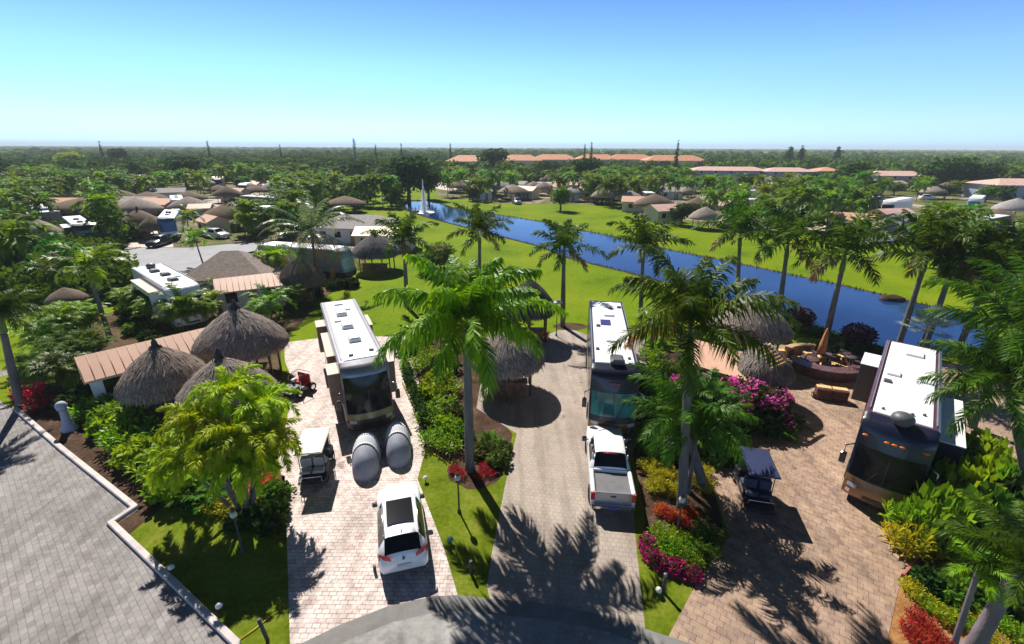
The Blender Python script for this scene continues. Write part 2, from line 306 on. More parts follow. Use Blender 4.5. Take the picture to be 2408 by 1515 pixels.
M_bark = plain('palm_bark', (0.15, 0.135, 0.13), 0.85, var=.25, scale=5, bump=.6)
M_bark2 = plain('tree_bark', (0.12, 0.09, 0.065), 0.9, var=.3, scale=5, bump=.6)
M_shaft = plain('crownshaft', (0.10, 0.19, 0.035), 0.45, var=.2, scale=2)
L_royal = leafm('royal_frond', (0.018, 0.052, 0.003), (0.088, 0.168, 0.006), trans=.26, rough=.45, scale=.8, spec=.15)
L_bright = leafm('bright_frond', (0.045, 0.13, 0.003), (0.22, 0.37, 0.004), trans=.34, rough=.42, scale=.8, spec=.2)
L_yellow = leafm('yellow_green_frond', (0.14, 0.25, 0.003), (0.42, 0.56, 0.004), trans=.28, rough=.5, scale=.9, tip=(.5, .5, .01))
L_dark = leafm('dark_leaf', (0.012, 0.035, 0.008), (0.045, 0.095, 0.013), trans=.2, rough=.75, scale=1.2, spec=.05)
L_mid = leafm('mid_leaf', (0.024, 0.075, 0.006), (0.10, 0.2, 0.012), trans=.3, scale=1.4, rough=.7, spec=.08)
L_light = leafm('light_leaf', (0.07, 0.16, 0.005), (0.24, 0.39, 0.01), trans=.35, scale=1.6, tip=(.3, .38, .02))
L_olive = leafm('olive_leaf', (0.05, 0.075, 0.015), (0.13, 0.16, 0.035), trans=.25, scale=1.5, rough=.75, spec=.06)
L_croton = leafm('croton_leaf', (0.12, 0.16, 0.01), (0.5, 0.45, 0.01), trans=.35, scale=3, tip=(.6, .3, .01), var=.2)
L_redti = leafm('red_leaf', (0.10, 0.012, 0.01), (0.5, 0.035, 0.02), trans=.35, scale=3, tip=(.6, .12, .03), var=.2)
L_orange = leafm('orange_leaf', (0.2, 0.05, 0.01), (0.65, 0.16, 0.01), trans=.35, scale=3, var=.2)
L_purple = leafm('purple_leaf', (0.012, 0.006, 0.012), (0.06, 0.018, 0.05), trans=.15, scale=2, var=.1)
L_silver = leafm('silver_leaf', (0.12, 0.17, 0.14), (0.3, 0.38, 0.33), trans=.2, scale=2, var=.1)
L_magenta = leafm('magenta_flower', (0.42, 0.03, 0.25), (0.8, 0.16, 0.48), trans=.35, scale=3, var=.1)
L_pinkbed = leafm('crimson_bedding', (0.22, 0.01, 0.05), (0.6, 0.03, 0.2), trans=.2, scale=3, var=.1)
L_crimson = leafm('crimson_leaf', (0.4, 0.01, 0.04), (0.8, 0.03, 0.1), trans=.35, scale=3, var=.1)
L_far = leafm('far_leaf', (0.018, 0.05, 0.008), (0.075, 0.15, 0.014), trans=.2, scale=.5, var=.9, spec=.04, rough=.8)
L_belt = leafm('belt_leaf', (0.022, 0.055, 0.012), (0.12, 0.2, 0.022), trans=.1, scale=.03, var=.1, spec=.02, rough=.9, tip=(.17, .19, .045))

# ------------------------------------------------------------------ the setting: one ground sheet and what is laid on it
def sheet(name, pts, z, mat, kind='structure', sub=None):
    mb = MB(); mb.add([(p[0], p[1], z) for p in pts], [tuple(range(len(pts)))]); me = mb.mesh(name, mat)
    bm = bmesh.new(); bm.from_mesh(me); bmesh.ops.triangulate(bm, faces=bm.faces)
    bmesh.ops.recalc_face_normals(bm, faces=bm.faces)
    for f in bm.faces:
        if f.normal.z < 0: f.normal_flip()
    bm.to_mesh(me); bm.free(); o = link(name, me); o['kind'] = kind; return o
def P(*px): return [G(x, y) for x, y in px]
def XY(*q): return [Vector((x, y, 0)) for x, y in q]
mb = MB(); mb.add([(-9000, -60, 0), (9000, -60, 0), (9000, 9000, 0), (-9000, 9000, 0)], [(0, 1, 2, 3)]); g = mb.build('ground', M_grass, fix=False); g['kind'] = 'structure'
bank_near = P((962, 497), (1012, 513), (1077, 530), (1150, 549), (1266, 578), (1341, 607), (1474, 639), (1579, 669), (1700, 705), (1846, 757), (1931, 778), (1991, 793), (2060, 812), (2180, 838), (2290, 832), (2332, 805))
bank_far = P((2324, 763), (2281, 741), (2236, 730), (2156, 715), (2068, 693), (1931, 662), (1806, 636), (1742, 622), (1579, 590), (1439, 556), (1379, 545), (1287, 525), (1204, 511), (1177, 507), (1065, 489), (1037, 480), (1000, 474), (965, 474), (950, 485))
poly = bank_near + bank_far
cxy = sum(poly, Vector()) / len(poly)
def grow(poly, d):
    out = []; n = len(poly); area = sum(poly[i].x * poly[(i + 1) % n].y - poly[(i + 1) % n].x * poly[i].y for i in range(n)); s = 1 if area > 0 else -1
    for i in range(n):
        a, b, c = poly[i - 1], poly[i], poly[(i + 1) % n]; t = ((b - a).normalized() + (c - b).normalized()).normalized(); out.append(b + Vector((t.y, -t.x, 0)) * d * s)
    return out
sheet('canal_bank', grow(poly, 0.55), 0.010, M_mulch)
sheet('canal_water', poly, 0.022, M_water)
WATER = poly
def shore():
    mb = MB(); rnd = random.Random(8); n = len(poly)
    for i in range(n):
        p, q = poly[i], poly[(i + 1) % n]; L = (q - p).length; k = min(160, int(L / .3))
        for j in range(k):
            c = p.lerp(q, (j + rnd.random()) / k); d = (q - p).normalized(); o = Vector((d.y, -d.x, 0)) * rnd.uniform(-.15, .5); c = c + (o if (c + o - cxy).length > (c - cxy).length else -o)
            h = rnd.uniform(.12, .4) * (1.8 if rnd.random() < .1 else 1)
            for b_ in range(4):
                a = rnd.uniform(0, 6.28); v = Vector((math.cos(a), math.sin(a), 0)); w = Vector((-v.y, v.x, 0)) * .05; mb.add([c - w, c + w, c + v * h * .7 + Vector((0, 0, h))], [(0, 1, 2)])
    o = mb.build('shore_grass', [M_shore], fix=False); return tag(o, 'ragged dark grass fringing the canal edge', 'grass', kind='stuff')
M_shore = leafm('shore_blade', (0.03, 0.045, 0.008), (0.13, 0.13, 0.03), trans=.2, scale=.4, var=.1, spec=.05); shore()
# paved sites
site_pink = P((668, 806), (755, 795), (958, 790), (985, 900), (999, 1064), (982, 1127), (1043, 1286), (1077, 1402), (1015, 1404), (914, 1426), (802, 1469), (709, 1514)) + XY((-7.2, 9.6)) + P((682, 1515), (672, 1180), (655, 1080), (672, 1000), (690, 900), (670, 850))
sheet('pink_paved_drive', site_pink, 0.008, M_pink)
site_beige = P((1140, 850), (1310, 778), (1345, 775), (1392, 792), (1520, 800), (1530, 1000), (1480, 1070), (1495, 1270), (1517, 1480), (1440, 1452), (1366, 1436), (1262, 1418), (1152, 1408), (1145, 1380), (1155, 1310), (1190, 1130), (1215, 1020), (1120, 960))
sheet('beige_paved_drive', site_beige, 0.008, M_beige)
site_tan = P((1571, 1498), (1629, 1516)) + XY((9.2, 8.2), (14, 8.2)) + P((2085, 1515), (2105, 1420), (2120, 1358), (2195, 1278), (2420, 1180), (2430, 900), (2330, 870), (2080, 830), (1950, 812), (1830, 812), (1740, 840), (1700, 1000), (1660, 1100), (1715, 1262), (1640, 1368))
sheet('tan_paved_drive', site_tan, 0.012, M_tan)
site_grey = P((-60, 900), (37, 967), (140, 1059), (330, 1199), (270, 1233), (560, 1516)) + XY((-4.5, 4.0), (-60, -2), (-60, 26), (-34, 30))
sheet('grey_paved_lot', site_grey, 0.008, M_grey)
arc = P((709, 1514), (802, 1469), (914, 1426), (1015, 1404), (1077, 1400), (1152, 1408), (1262, 1418), (1366, 1436), (1440, 1452), (1517, 1480), (1571, 1497), (1629, 1516))
sheet('asphalt_road', arc + XY((9.5, 8), (10, 2), (-10, 2), (-7.2, 9.6)), 0.016, M_asphd)
ac_ = Vector((1.0, 2.0, 0)); sheet('asphalt_surface', [ac_ + (q - ac_) * .94 for q in arc] + XY((8.9, 8), (9, 2), (-9.4, 2), (-6.8, 9.2)), 0.021, M_asph)
sheet('road_middle_left', P((255, 612), (300, 583), (440, 583), (590, 570), (640, 590), (560, 606), (470, 645), (380, 660), (290, 665)), 0.02, M_asph2)
sheet('far_site_ground', P((1030, 466), (1100, 470), (1200, 480), (1380, 481), (1480, 490), (1560, 500), (1640, 530), (1720, 536), (1790, 545), (1990, 550), (2080, 570), (2300, 560), (2430, 560), (2480, 425), (1800, 405), (1030, 405)), 0.012, M_site)
sheet('left_site_ground', P((-60, 700), (200, 640), (250, 612), (300, 583), (430, 583), (590, 572), (780, 640), (830, 640), (930, 560), (900, 510), (760, 500), (770, 470), (850, 468), (850, 428), (700, 405), (-60, 405)), 0.012, M_site)
sheet('far_lawn_patch', P((250, 470), (420, 462), (400, 450), (240, 455)), 0.02, M_grass)
sheet('paved_drive_middle_left', P((300, 582), (327, 545), (400, 543), (408, 582)), 0.024, M_pink)
sheet('paved_patch_left', P((-40, 690), (0, 668), (110, 640), (120, 655), (90, 700), (-20, 720)), 0.02, M_asph2)
sheet('road_right', P((1985, 556), (2040, 540), (2120, 518), (2210, 505), (2230, 480), (2290, 478), (2260, 505), (2420, 530), (2420, 548), (2200, 560), (2080, 580)), 0.02, M_asph3)
sheet('paved_patch_right', P((2045, 520), (2170, 535), (2180, 545), (2060, 535)), 0.03, M_beige)
for k, q in enumerate([((425, 478), (500, 462), (560, 468), (540, 500), (440, 500)), ((1000, 440), (1060, 425), (1110, 430), (1080, 452)), ((430, 462), (470, 458), (480, 470), (440, 474)), ((1480, 452), (1560, 450), (1580, 470), (1490, 474)), ((115, 560), (230, 575), (240, 600), (150, 610)), ((555, 600), (600, 590), (640, 610), (600, 640))]):
    sheet('paved_patch_far', P(*q), 0.02, M_pink if k % 2 else M_beige)
# near lawns and beds (finer grass than the fairway)
sheet('lawn_left', P((330, 1230), (372, 1200), (560, 1175), (671, 1180), (682, 1515)) + XY((-7.1, 9.5), (-8.9, 9.5)) + P((560, 1515), (285, 1240)), 0.004, M_lawn)
sheet('lawn_centre', P((1002, 1060), (1213, 1020), (1190, 1130), (1155, 1310), (1144, 1408), (1078, 1402), (1043, 1286), (982, 1127)), 0.004, M_lawn)
sheet('lawn_right', P((1484, 1065), (1545, 1050), (1720, 1260), (1642, 1368), (1571, 1497), (1540, 1490), (1517, 1480), (1495, 1270)), 0.004, M_lawn)
sheet('mulch_bed_left', P((20, 930), (90, 900), (250, 930), (420, 1040), (670, 1120), (671, 1185), (560, 1190), (380, 1195), (330, 1235), (300, 1262), (272, 1235), (325, 1199), (140, 1058), (37, 966)), 0.008, M_mulch)
def disc(name, c, r, z, mat, n=28, ry=None, wob=.06):
    rnd = random.Random(n + int(r * 100)); return sheet(name, [Vector((c.x + r * math.cos(t * 2 * PI / n) * rnd.uniform(1 - wob, 1 + wob), c.y + (ry or r) * math.sin(t * 2 * PI / n) * rnd.uniform(1 - wob, 1 + wob), 0)) for t in range(n)], z, mat)
disc('mulch_ring_centre', G(1118, 1105), 1.35, 0.010, M_mulch)
sheet('garden_bed_centre', P((960, 780), (1110, 800), (1150, 960), (1205, 1020), (1195, 1075), (1050, 1085), (1000, 1050), (985, 960)), 0.0065, M_mulch)
sheet('garden_bed_right', P((1545, 830), (1700, 820), (1700, 1000), (1665, 1100), (1700, 1240), (1650, 1345), (1520, 1290), (1515, 1200), (1490, 1080)), 0.0085, M_mulch)
sheet('wood_chip_bed', P((2086, 1515), (2106, 1420), (2120, 1360), (2196, 1284), (2420, 1190), (2420, 1515)), 0.014, M_wood_chip)
sheet('garden_bed_left', P((150, 760), (420, 700), (660, 700), (745, 720), (700, 770), (660, 800), (664, 1080), (400, 1040), (240, 930)), 0.0045, M_dirt)
sheet('garden_bed_far_left', P((250, 700), (330, 690), (470, 680), (640, 640), (800, 590), (830, 640), (780, 690), (720, 720), (500, 720), (380, 800), (320, 800)), 0.006, M_dirt)
disc('palm_ring_bed', G(1340, 768), 1.5, 0.012, M_mulch, ry=.9)

def strip(name, pts, w, h, mat, label, cat, z0=0.0, group=None, close=False, bevel=.03):
    """kerb or low wall following a line of ground points"""
    mb = MB(); n = len(pts); L = []; R = []
    for i, p in enumerate(pts):
        a = pts[max(i - 1, 0)]; c = pts[min(i + 1, n - 1)]; d1 = (p - a).normalized() if i else (c - p).normalized(); d2 = (c - p).normalized() if i < n - 1 else d1
        t = (d1 + d2).normalized(); k = w / 2 / max(.4, t.dot(d1)); nrm = Vector((-t.y, t.x, 0)) * k; L.append(p + nrm); R.append(p - nrm)
    for i in range(n - 1):
        a, b, c, d = L[i], R[i], R[i + 1], L[i + 1]
        ins = [(q - (L[j] + R[j]) / 2) * (bevel * 2 / w) for q, j in ((a, i), (b, i), (c, i + 1), (d, i + 1))]
        vs = [(q.x, q.y, z0) for q in (a, b, c, d)] + [(q.x, q.y, z0 + h - bevel) for q in (a, b, c, d)] + [(q.x - s.x, q.y - s.y, z0 + h) for q, s in zip((a, b, c, d), ins)]
        fs = [(0, 1, 5, 4), (2, 3, 7, 6), (3, 0, 4, 7), (1, 2, 6, 5), (3 + 4, 4, 8, 11), (5, 6, 10, 9), (4, 5, 9, 8), (6, 7, 11, 10), (8, 9, 10, 11)]
        if i > 0: fs = [f for f in fs if f not in ((0, 1, 5, 4), (4, 5, 9, 8))]
        if i < n - 2: fs = [f for f in fs if f not in ((2, 3, 7, 6), (6, 7, 11, 10))]
        mb.add(vs, fs)
    o = mb.build(name, mat); return tag(o, label, cat, group)
strip('kerb', P((36, 962), (142, 1054), (318, 1195), (262, 1232), (400, 1364), (556, 1516)) + XY((-8.1, 8.4)), 0.24, 0.14, M_curb, 'pale pinkish concrete kerb that jogs round the grey paved lot', 'kerb')
strip('kerb', P((2196, 1284), (2150, 1328), (2121, 1360)), 0.12, 0.2, plain('brick_edge', (.35, .12, .08), .8), 'short red brick edging at the corner of the tan paved drive', 'edging')
strip('sunlit_strip', P((948, 905), (966, 945), (992, 978)), 0.12, 0.35, plain('sunlit_cream', (.55, .5, .28), .7), 'cream strip standing for sunlit paving, running from the first motorhome to the leafy bed', 'edging')  # strip and its cream colour stand for a sliver of sunlit paving between shadows

# ------------------------------------------------------------------ foliage builders
def rvec(rnd):
    while 1:
        v = Vector((rnd.uniform(-1, 1), rnd.uniform(-1, 1), rnd.uniform(-1, 1)))
        if .05 < v.length < 1: return v.normalized()
def leaf_quad(mb, p, d, nrm, L, w, m=0):
    s = d.cross(nrm).normalized() * w; mid = p + d * L * .5 + nrm * L * .06
    mb.add([p, mid - s, p + d * L, mid + s], [(0, 1, 2, 3)], m)
def cloud(mb, lobes, n, size, seed, aspect=.45, up=.25, inner=.55, m=0, m2=None, p2=0.0, droop=0.0):
    """leaves through the volume of several lobes: dense outside, thinner inside"""
    rnd = random.Random(seed); ws = [l[3] * l[3] for l in lobes]
    for i in range(n):
        cx, cy, cz, r, fz = rnd.choices(lobes, ws)[0][:5]
        d = rvec(rnd); rr = r * (inner + (1 - inner) * rnd.random() ** .5) * rnd.uniform(.9, 1.12)
        if rnd.random() < .12: rr *= rnd.uniform(.5, 1)
        p = Vector((cx + d.x * rr, cy + d.y * rr, cz + d.z * rr * fz))
        if p.z < .02: continue
        o = (d * .8 + rvec(rnd) * .9 + Vector((0, 0, up - droop))).normalized(); nr = (d * .6 + rvec(rnd) * .8 + Vector((0, 0, .4))).normalized()
        s = size * rnd.uniform(.6, 1.4); leaf_quad(mb, p, o, nr, s, s * aspect, m2 if (m2 is not None and rnd.random() < p2) else m)
def core(mb, lobes, k=.72, m=0, seed=1):
    rnd = random.Random(seed)
    for cx, cy, cz, r, fz in lobes: mb.sphere((cx, cy, cz), (r * k * rnd.uniform(.9, 1.1), r * k * rnd.uniform(.9, 1.1), r * k * fz), m, 8, 6)
def rlobes(seed, k, R=.5, H=1.0, low=.35, rr=(.25, .4), fz=.8):
    rnd = random.Random(seed); out = []
    for i in range(k):
        a = i * 2.4 + rnd.uniform(-.5, .5); q = R * rnd.uniform(.15, .62); r = rnd.uniform(*rr) * R * 2
        z = rnd.uniform(low, 1 - r / H * fz * .9) * H
        out.append((q * math.cos(a), q * math.sin(a), z, r, fz))
    return out

def frond(mb, o, az, el, L, droop, nl, ll, lw, rnd, m=0, plum=.6, seg=9, start=.13, twist=0.0, hang=.35, rach=.02, bend=1.4, stiff=0.0):
    """one feather frond: an arching rachis with leaflets on both sides"""
    h = Vector((math.cos(az), math.sin(az), 0)); pts = [Vector(o)]; dirs = []
    for i in range(seg):
        s = (i + .5) / seg; e = el - droop * s ** bend; d = h * math.cos(e) + Vector((0, 0, math.sin(e)))
        side = Vector((-h.y, h.x, 0)); d = (d + side * twist * s).normalized(); dirs.append(d); pts.append(pts[-1] + d * L / seg)
    mb.tube(pts, [rach * (1 - .85 * i / seg) for i in range(seg + 1)], 3, m, caps=False)
    for i in range(nl):
        s = start + (1 - start) * (i + .5) / nl; k = min(seg - 1, int(s * seg)); f = s * seg - k; p = pts[k].lerp(pts[k + 1], f); d = dirs[k]
        side = d.cross(Vector((0, 0, 1))); side = side.normalized() if side.length > .05 else Vector((-h.y, h.x, 0)); up = side.cross(d).normalized()
        l = ll * (math.sin(PI * min(1, .12 + .86 * s)) ** .55 * .85 + .15) * rnd.uniform(.8, 1.12)
        for sg in (-1, 1):
            a = rnd.uniform(-plum, plum) * .9 + .12; q = (side * sg * math.cos(a) + up * math.sin(a)) * (1 - .35 * s) + d * (.35 + .55 * s); q.normalize()
            mid = p + q * l * .5 - Vector((0, 0, hang * l * .15)); q2 = (q - Vector((0, 0, hang * rnd.uniform(.7, 1.6)))).normalized(); tip = mid + q2 * l * .55
            wv = d * lw * rnd.uniform(.8, 1.2); mb.add([p - wv * .45, p + wv * .45, mid + wv * .5, mid - wv * .5, tip], [(0, 1, 2, 3), (3, 2, 4)], m)

def crown_mesh(name, seed, mats, nf=17, L=3.6, nl=34, ll=.62, lw=.075, droop=1.9, el0=(.05, 1.35), plum=.7, hang=.5, spear=True, bend=1.5, brown=0, rach=.03, seg=9, boot=None, ep=1.15):
    rnd = random.Random(seed); mb = MB()
    for i in range(nf):
        t = (i + .5) / nf; az = i * 2.39996 + rnd.uniform(-.2, .2); el = el0[1] + (el0[0] - el0[1]) * t ** ep + rnd.uniform(-.12, .12)
        frond(mb, (0, 0, rnd.uniform(-.1, .25) * (1 - t)), az, el, L * rnd.uniform(.85, 1.08) * (.8 + .3 * math.sin(PI * t)), droop * rnd.uniform(.85, 1.12) * (.72 + .42 * t) , nl, ll, lw, rnd,
              m=(1 if (brown and i >= nf - brown) else 0), plum=plum, hang=hang, twist=rnd.uniform(-.35, .35), bend=bend, rach=rach, seg=seg)
    if spear: mb.tube([(0, 0, 0), (.03, .02, L * .28), (.05, .02, L * .5)], [.05, .03, .005], 5, 0)
    if boot: mb.sphere((0, 0, -.1), boot, 1, 8, 6)
    return mb.mesh(name, mats)
M_deadf = plain('dry_frond', (.3, .17, .06), .8, var=.3)
M_orangef = plain('orange_dry_frond', (.6, .22, .03), .7, var=.3)
ROY = [crown_mesh('royal_crown', s, [L_royal, M_orangef], nf=20, nl=64, L=3.9, ll=.92, lw=.07, droop=1.55, plum=.95, hang=1.1, el0=(.0, 1.5), brown=b) for s, b in ((1, 1), (2, 0), (3, 0))]
ROYB = crown_mesh('royal_crown_bright', 11, [L_bright, M_orangef], nf=25, nl=70, L=4.0, ll=1.0, lw=.085, droop=1.55, plum=.85, hang=1.5, el0=(.0, 1.5), brown=1)
ROYM = [crown_mesh('row_palm_crown', s, [L_royal, M_deadf], nf=16, nl=40, L=3.6, ll=.8, lw=.11, droop=1.35, plum=1.1, hang=.6, el0=(-.1, 1.5), seg=7, brown=1) for s in (21, 22, 23)]
COCO = crown_mesh('coconut_crown', 31, [leafm('coconut_frond', (.05, .08, .03), (.17, .2, .08), trans=.3, rough=.35), M_deadf], nf=20, nl=30, L=4.6, ll=.75, lw=.09, droop=1.5, el0=(-.7, 1.4), plum=.2, hang=.9, brown=4)
XMAS = crown_mesh('christmas_palm_crown', 41, [L_yellow, M_deadf], nf=17, nl=64, L=2.3, ll=.42, lw=.075, droop=2.9, el0=(.6, 1.5), plum=1.2, hang=.5, rach=.04, bend=1.15)
LADY = crown_mesh('small_palm_crown', 42, [L_royal, M_deadf], nf=12, nl=22, L=1.7, ll=.4, lw=.06, droop=1.9, el0=(.0, 1.3), plum=.4, hang=.4, seg=6)
LADYB = crown_mesh('small_palm_crown_bright', 43, [L_bright, M_deadf], nf=12, nl=22, L=1.9, ll=.45, lw=.07, droop=1.9, el0=(.1, 1.3), plum=.4, hang=.4, seg=6)
L_farp1 = leafm('far_frond', (.03, .09, .008), (.1, .22, .012), trans=.35, spec=.1, scale=.8, var=.8); L_farp2 = leafm('far_frond_bright', (.05, .12, .006), (.18, .3, .012), trans=.35, spec=.1, scale=.8, var=.8)
FARP = [crown_mesh('far_palm_crown', s, [(L_farp1, L_farp2)[s % 2], M_deadf], nf=14, nl=10, L=2.6, ll=.85, lw=.3, droop=1.9, el0=(-.3, 1.35), spear=False, seg=4, rach=.05) for s in (51, 52, 53, 54)]
def fan_mesh(name, seed, mat, nf=22, L=.9, pet=1.0):
    rnd = random.Random(seed); mb = MB()
    for i in range(nf):
        az = i * 2.4; el = 1.3 - 1.5 * (i / nf) + rnd.uniform(-.15, .15); h = Vector((math.cos(az), math.sin(az), 0)); d = h * math.cos(el) + Vector((0, 0, math.sin(el)))
        p = d * pet * rnd.uniform(.7, 1.1); mb.tube([(0, 0, 0), p], [.02, .012], 3, 0, caps=False)
        side = d.cross(Vector((0, 0, 1))).normalized(); up = side.cross(d)
        for k in range(16):
            a = -2.1 + 4.2 * k / 15; q = (d * math.cos(a) + side * math.sin(a) + up * .12 - Vector((0, 0, .12))).normalized(); t = side * math.cos(a) - d * math.sin(a)
            l = L * (1 - .25 * abs(a) / 2.1) * rnd.uniform(.9, 1.05); mb.add([p, p + q * l * .55 - t * .05, p + q * l, p + q * l * .55 + t * .05], [(0, 1, 2, 3)])
    return mb.mesh(name, mat)
FAN = fan_mesh('fan_crown', 5, L_olive); FANS = fan_mesh('silver_fan_crown', 6, L_silver, nf=26, L=1.0, pet=1.1)

def trunk_mesh(name, r0, r1, shaft=.17, n=10, lean=0.0, royal=True):
    """unit-height trunk; the shaft is a second material at the top"""
    mb = MB(); K = 14; top = 1 - shaft
    prof = [(r0 * 1.35, 0), (r0 * 1.1, .03)]
    for i in range(1, K):
        s = i / K; b = r0 + (r1 - r0) * s + (.12 * r0 * math.sin(PI * min(1, s * 1.2)) if royal else 0); prof.append((b * (1.03 if i % 2 else .98), s * top))
    prof.append((r1, top)); mb.lathe(prof, n, 0, wob=.03, seed=int(r0 * 100))
    return mb.mesh(name, [M_bark])
def shaft_mesh(name, r):
    mb = MB(); mb.lathe([(r * 1.0, 0), (r * 1.25, .12), (r * 1.1, .5), (r * .75, .85), (r * .35, 1.08)], 10); return mb.mesh(name, [M_shaft])
T_ROY = trunk_mesh('royal_trunk', .21, .16); S_ROY = shaft_mesh('crownshaft', .16)
T_THIN = trunk_mesh('thin_trunk', .11, .07, shaft=.02, royal=False); T_COCO = trunk_mesh('coconut_trunk', .17, .11, shaft=.0, royal=False)
GREYT = plain('grey_trunk', (.33, .3, .31), .8, var=.2, scale=4, bump=.4)
def palm(p, h, crown, label, cat='palm tree', name='royal_palm', trunk=None, shaft=True, cs=1.0, ts=1.0, rz=0.0, lean=(0, 0), group=None):
    r = thing(name, label, cat, (p.x, p.y, 0), 0, group); tm = trunk or T_ROY
    L = (Vector((lean[0], lean[1], h))); q = Vector((0, 0, 1)).rotation_difference(L.normalized()).to_euler()
    top = h * (.86 if shaft else 1.0); o = link('trunk', tm, r, (0, 0, 0), q, (ts, ts, h if shaft else h * 1.0)); cpos = L
    if shaft:
        hs_ = h * .17; link('crownshaft', S_ROY, r, L * .83, q, (ts, ts, hs_))
    c = link('crown', crown, r, cpos, (q.x, q.y, rz), (cs,) * 3); return r

# broadleaf trees, unit size: height 1, radius about .5
def tree_mesh(seed, leaf, n=1400, size=.075, k=7, low=.38, trunk=True, rr=(.22, .36), fz=.75, H=1.0, coreit=True):
    rnd = random.Random(seed); mb = MB(); lobes = rlobes(seed, k, .5, H, low, rr, fz)
    if coreit: core(mb, lobes, .62, 0, seed)
    cloud(mb, lobes, n, size, seed); zt = sorted(v[2] for v in mb.v)[-len(mb.v) // 200]; rt = sorted(math.hypot(v[0], v[1]) for v in mb.v)[-len(mb.v) // 60]; mb.v = [(x * .5 / rt, y * .5 / rt, z / zt) for x, y, z in mb.v]; cr = mb.mesh('crown', [leaf]); mt = MB()
    mt.tube([(0, 0, 0), (.01, 0, .25), (.0, .01, .5)], [.045, .03, .02], 7)
    for cx, cy, cz, r, f in lobes[:5]: mt.tube([(.005, 0, .22), (cx * .5, cy * .5, .22 + (cz - .22) * .55), (cx, cy, cz)], [.022, .015, .006], 5)
    return cr, mt.mesh('trunk', [M_bark2])
TREES = [tree_mesh(100 + i, l, n=c, size=s) for i, (l, c, s) in enumerate([(L_dark, 1500, .07), (L_mid, 1500, .07), (L_light, 1400, .07), (L_olive, 1300, .07)])]
def tree(p, h, r, kind, label, cat='tree', name='shade_tree', group=None, rz=0.0, tm=None):
    cr, tr = tm or TREES[kind]; t = thing(name, label, cat, (p.x, p.y, 0), rz, group); s = (r * 2, r * 2, h)
    link('trunk', tr, t, scale=s); link('crown', cr, t, scale=s); return t
# bushes: unit radius, stand on the ground
def bush_mesh(seed, leaf, n=700, size=.22, k=5, aspect=.4, mats=None, m2=None, p2=0., fz=.75, corek=.68, up=.3):
    rnd = random.Random(seed); lobes = []
    for i in range(k):
        a = i * 2.4; q = rnd.uniform(.15, .55); r = rnd.uniform(.38, .6); lobes.append((q * math.cos(a), q * math.sin(a), r * fz * rnd.uniform(.7, 1.15), r, fz))
    mb = MB(); core(mb, lobes, corek, 0, seed); cloud(mb, lobes, n, size, seed, aspect=aspect, up=up, m2=m2, p2=p2, inner=.7); return mb.mesh('bush', mats or [leaf])
def rosette_mesh(seed, leaf, stems=14, L=1.0, w=.09, per=9, hgt=.8):
    """leafy shrub of upright stems with whorls of long leaves (crotons, cordylines, gingers)"""
    rnd = random.Random(seed); mb = MB()
    for s in range(stems):
        a = s * 2.4; q = .8 * math.sqrt((s + .5) / stems); b = Vector((q * math.cos(a) * .8, q * math.sin(a) * .8, 0)); tip = b + Vector((b.x * .35, b.y * .35, hgt * rnd.uniform(.55, 1.05)))
        mb.tube([b, tip], [.02, .012], 3, 0, caps=False)
        for k in range(per * 2):
            t = .35 + .65 * k / (per * 2); p = b.lerp(tip, t); az = k * 2.4 + s; el = -.1 + 1.1 * t + rnd.uniform(-.3, .3); d = Vector((math.cos(az) * math.cos(el), math.sin(az) * math.cos(el), math.sin(el)))
            side = d.cross(Vector((0, 0, 1))).normalized(); l = L * .42 * rnd.uniform(.7, 1.2); mid = p + d * l * .55; tp = p + d * l - Vector((0, 0, l * .22)); mb.add([p, mid - side * w * .5, tp, mid + side * w * .5], [(0, 1, 2, 3)])
    return mb.mesh('shrub', [leaf])
def fern_mesh(seed, leaf, nf=18, L=1.1, nl=16, ll=.3, lw=.07, droop=1.6):
    rnd = random.Random(seed); mb = MB()
    for i in range(nf):
        t = i / nf; frond(mb, (rnd.uniform(-.12, .12), rnd.uniform(-.12, .12), 0), i * 2.4, 1.45 - .9 * t, L * rnd.uniform(.8, 1.15), droop, nl, ll, lw, rnd, plum=.3, seg=6, hang=.35, rach=.012)
    return mb.mesh('fern', [leaf])
def areca_mesh(seed, leaf, nst=11, H=2.6):
    rnd = random.Random(seed); mb = MB()
    for s in range(nst):
        a = s * 2.4; q = .1 + .35 * (s / nst); b = Vector((q * math.cos(a), q * math.sin(a), 0)); tip = b * 2.4 + Vector((0, 0, H * rnd.uniform(.35, .8))); mb.tube([b, tip], [.03, .025], 4, 0, caps=False)
        for k in range(6): frond(mb, tip, k * 1.05 + s, 1.25 - .12 * k, 1.5, 1.7, 15, .45, .085, rnd, plum=.4, seg=6, hang=.3, rach=.015)
    return mb.mesh('clump', [leaf])
B_ = {}
for nm, lf in (('dark', L_dark), ('mid', L_mid), ('light', L_light), ('olive', L_olive), ('yellow', L_yellow), ('purple', L_purple), ('croton', L_croton)):
    B_[nm] = [bush_mesh(200 + len(B_) * 3 + i, lf) for i in range(2)]
RO = {k: rosette_mesh(300 + i, lf) for i, (k, lf) in enumerate((('croton', L_croton), ('red', L_redti), ('orange', L_orange), ('light', L_light), ('mid', L_mid), ('crimson', L_crimson), ('bright', L_bright)))}
FE = {k: fern_mesh(320 + i, lf) for i, (k, lf) in enumerate((('mid', L_mid), ('bright', L_bright), ('light', L_light), ('yellow', L_yellow)))}
AR = {k: areca_mesh(340 + i, lf) for i, (k, lf) in enumerate((('mid', L_mid), ('bright', L_bright), ('light', L_light), ('dark', L_royal)))}
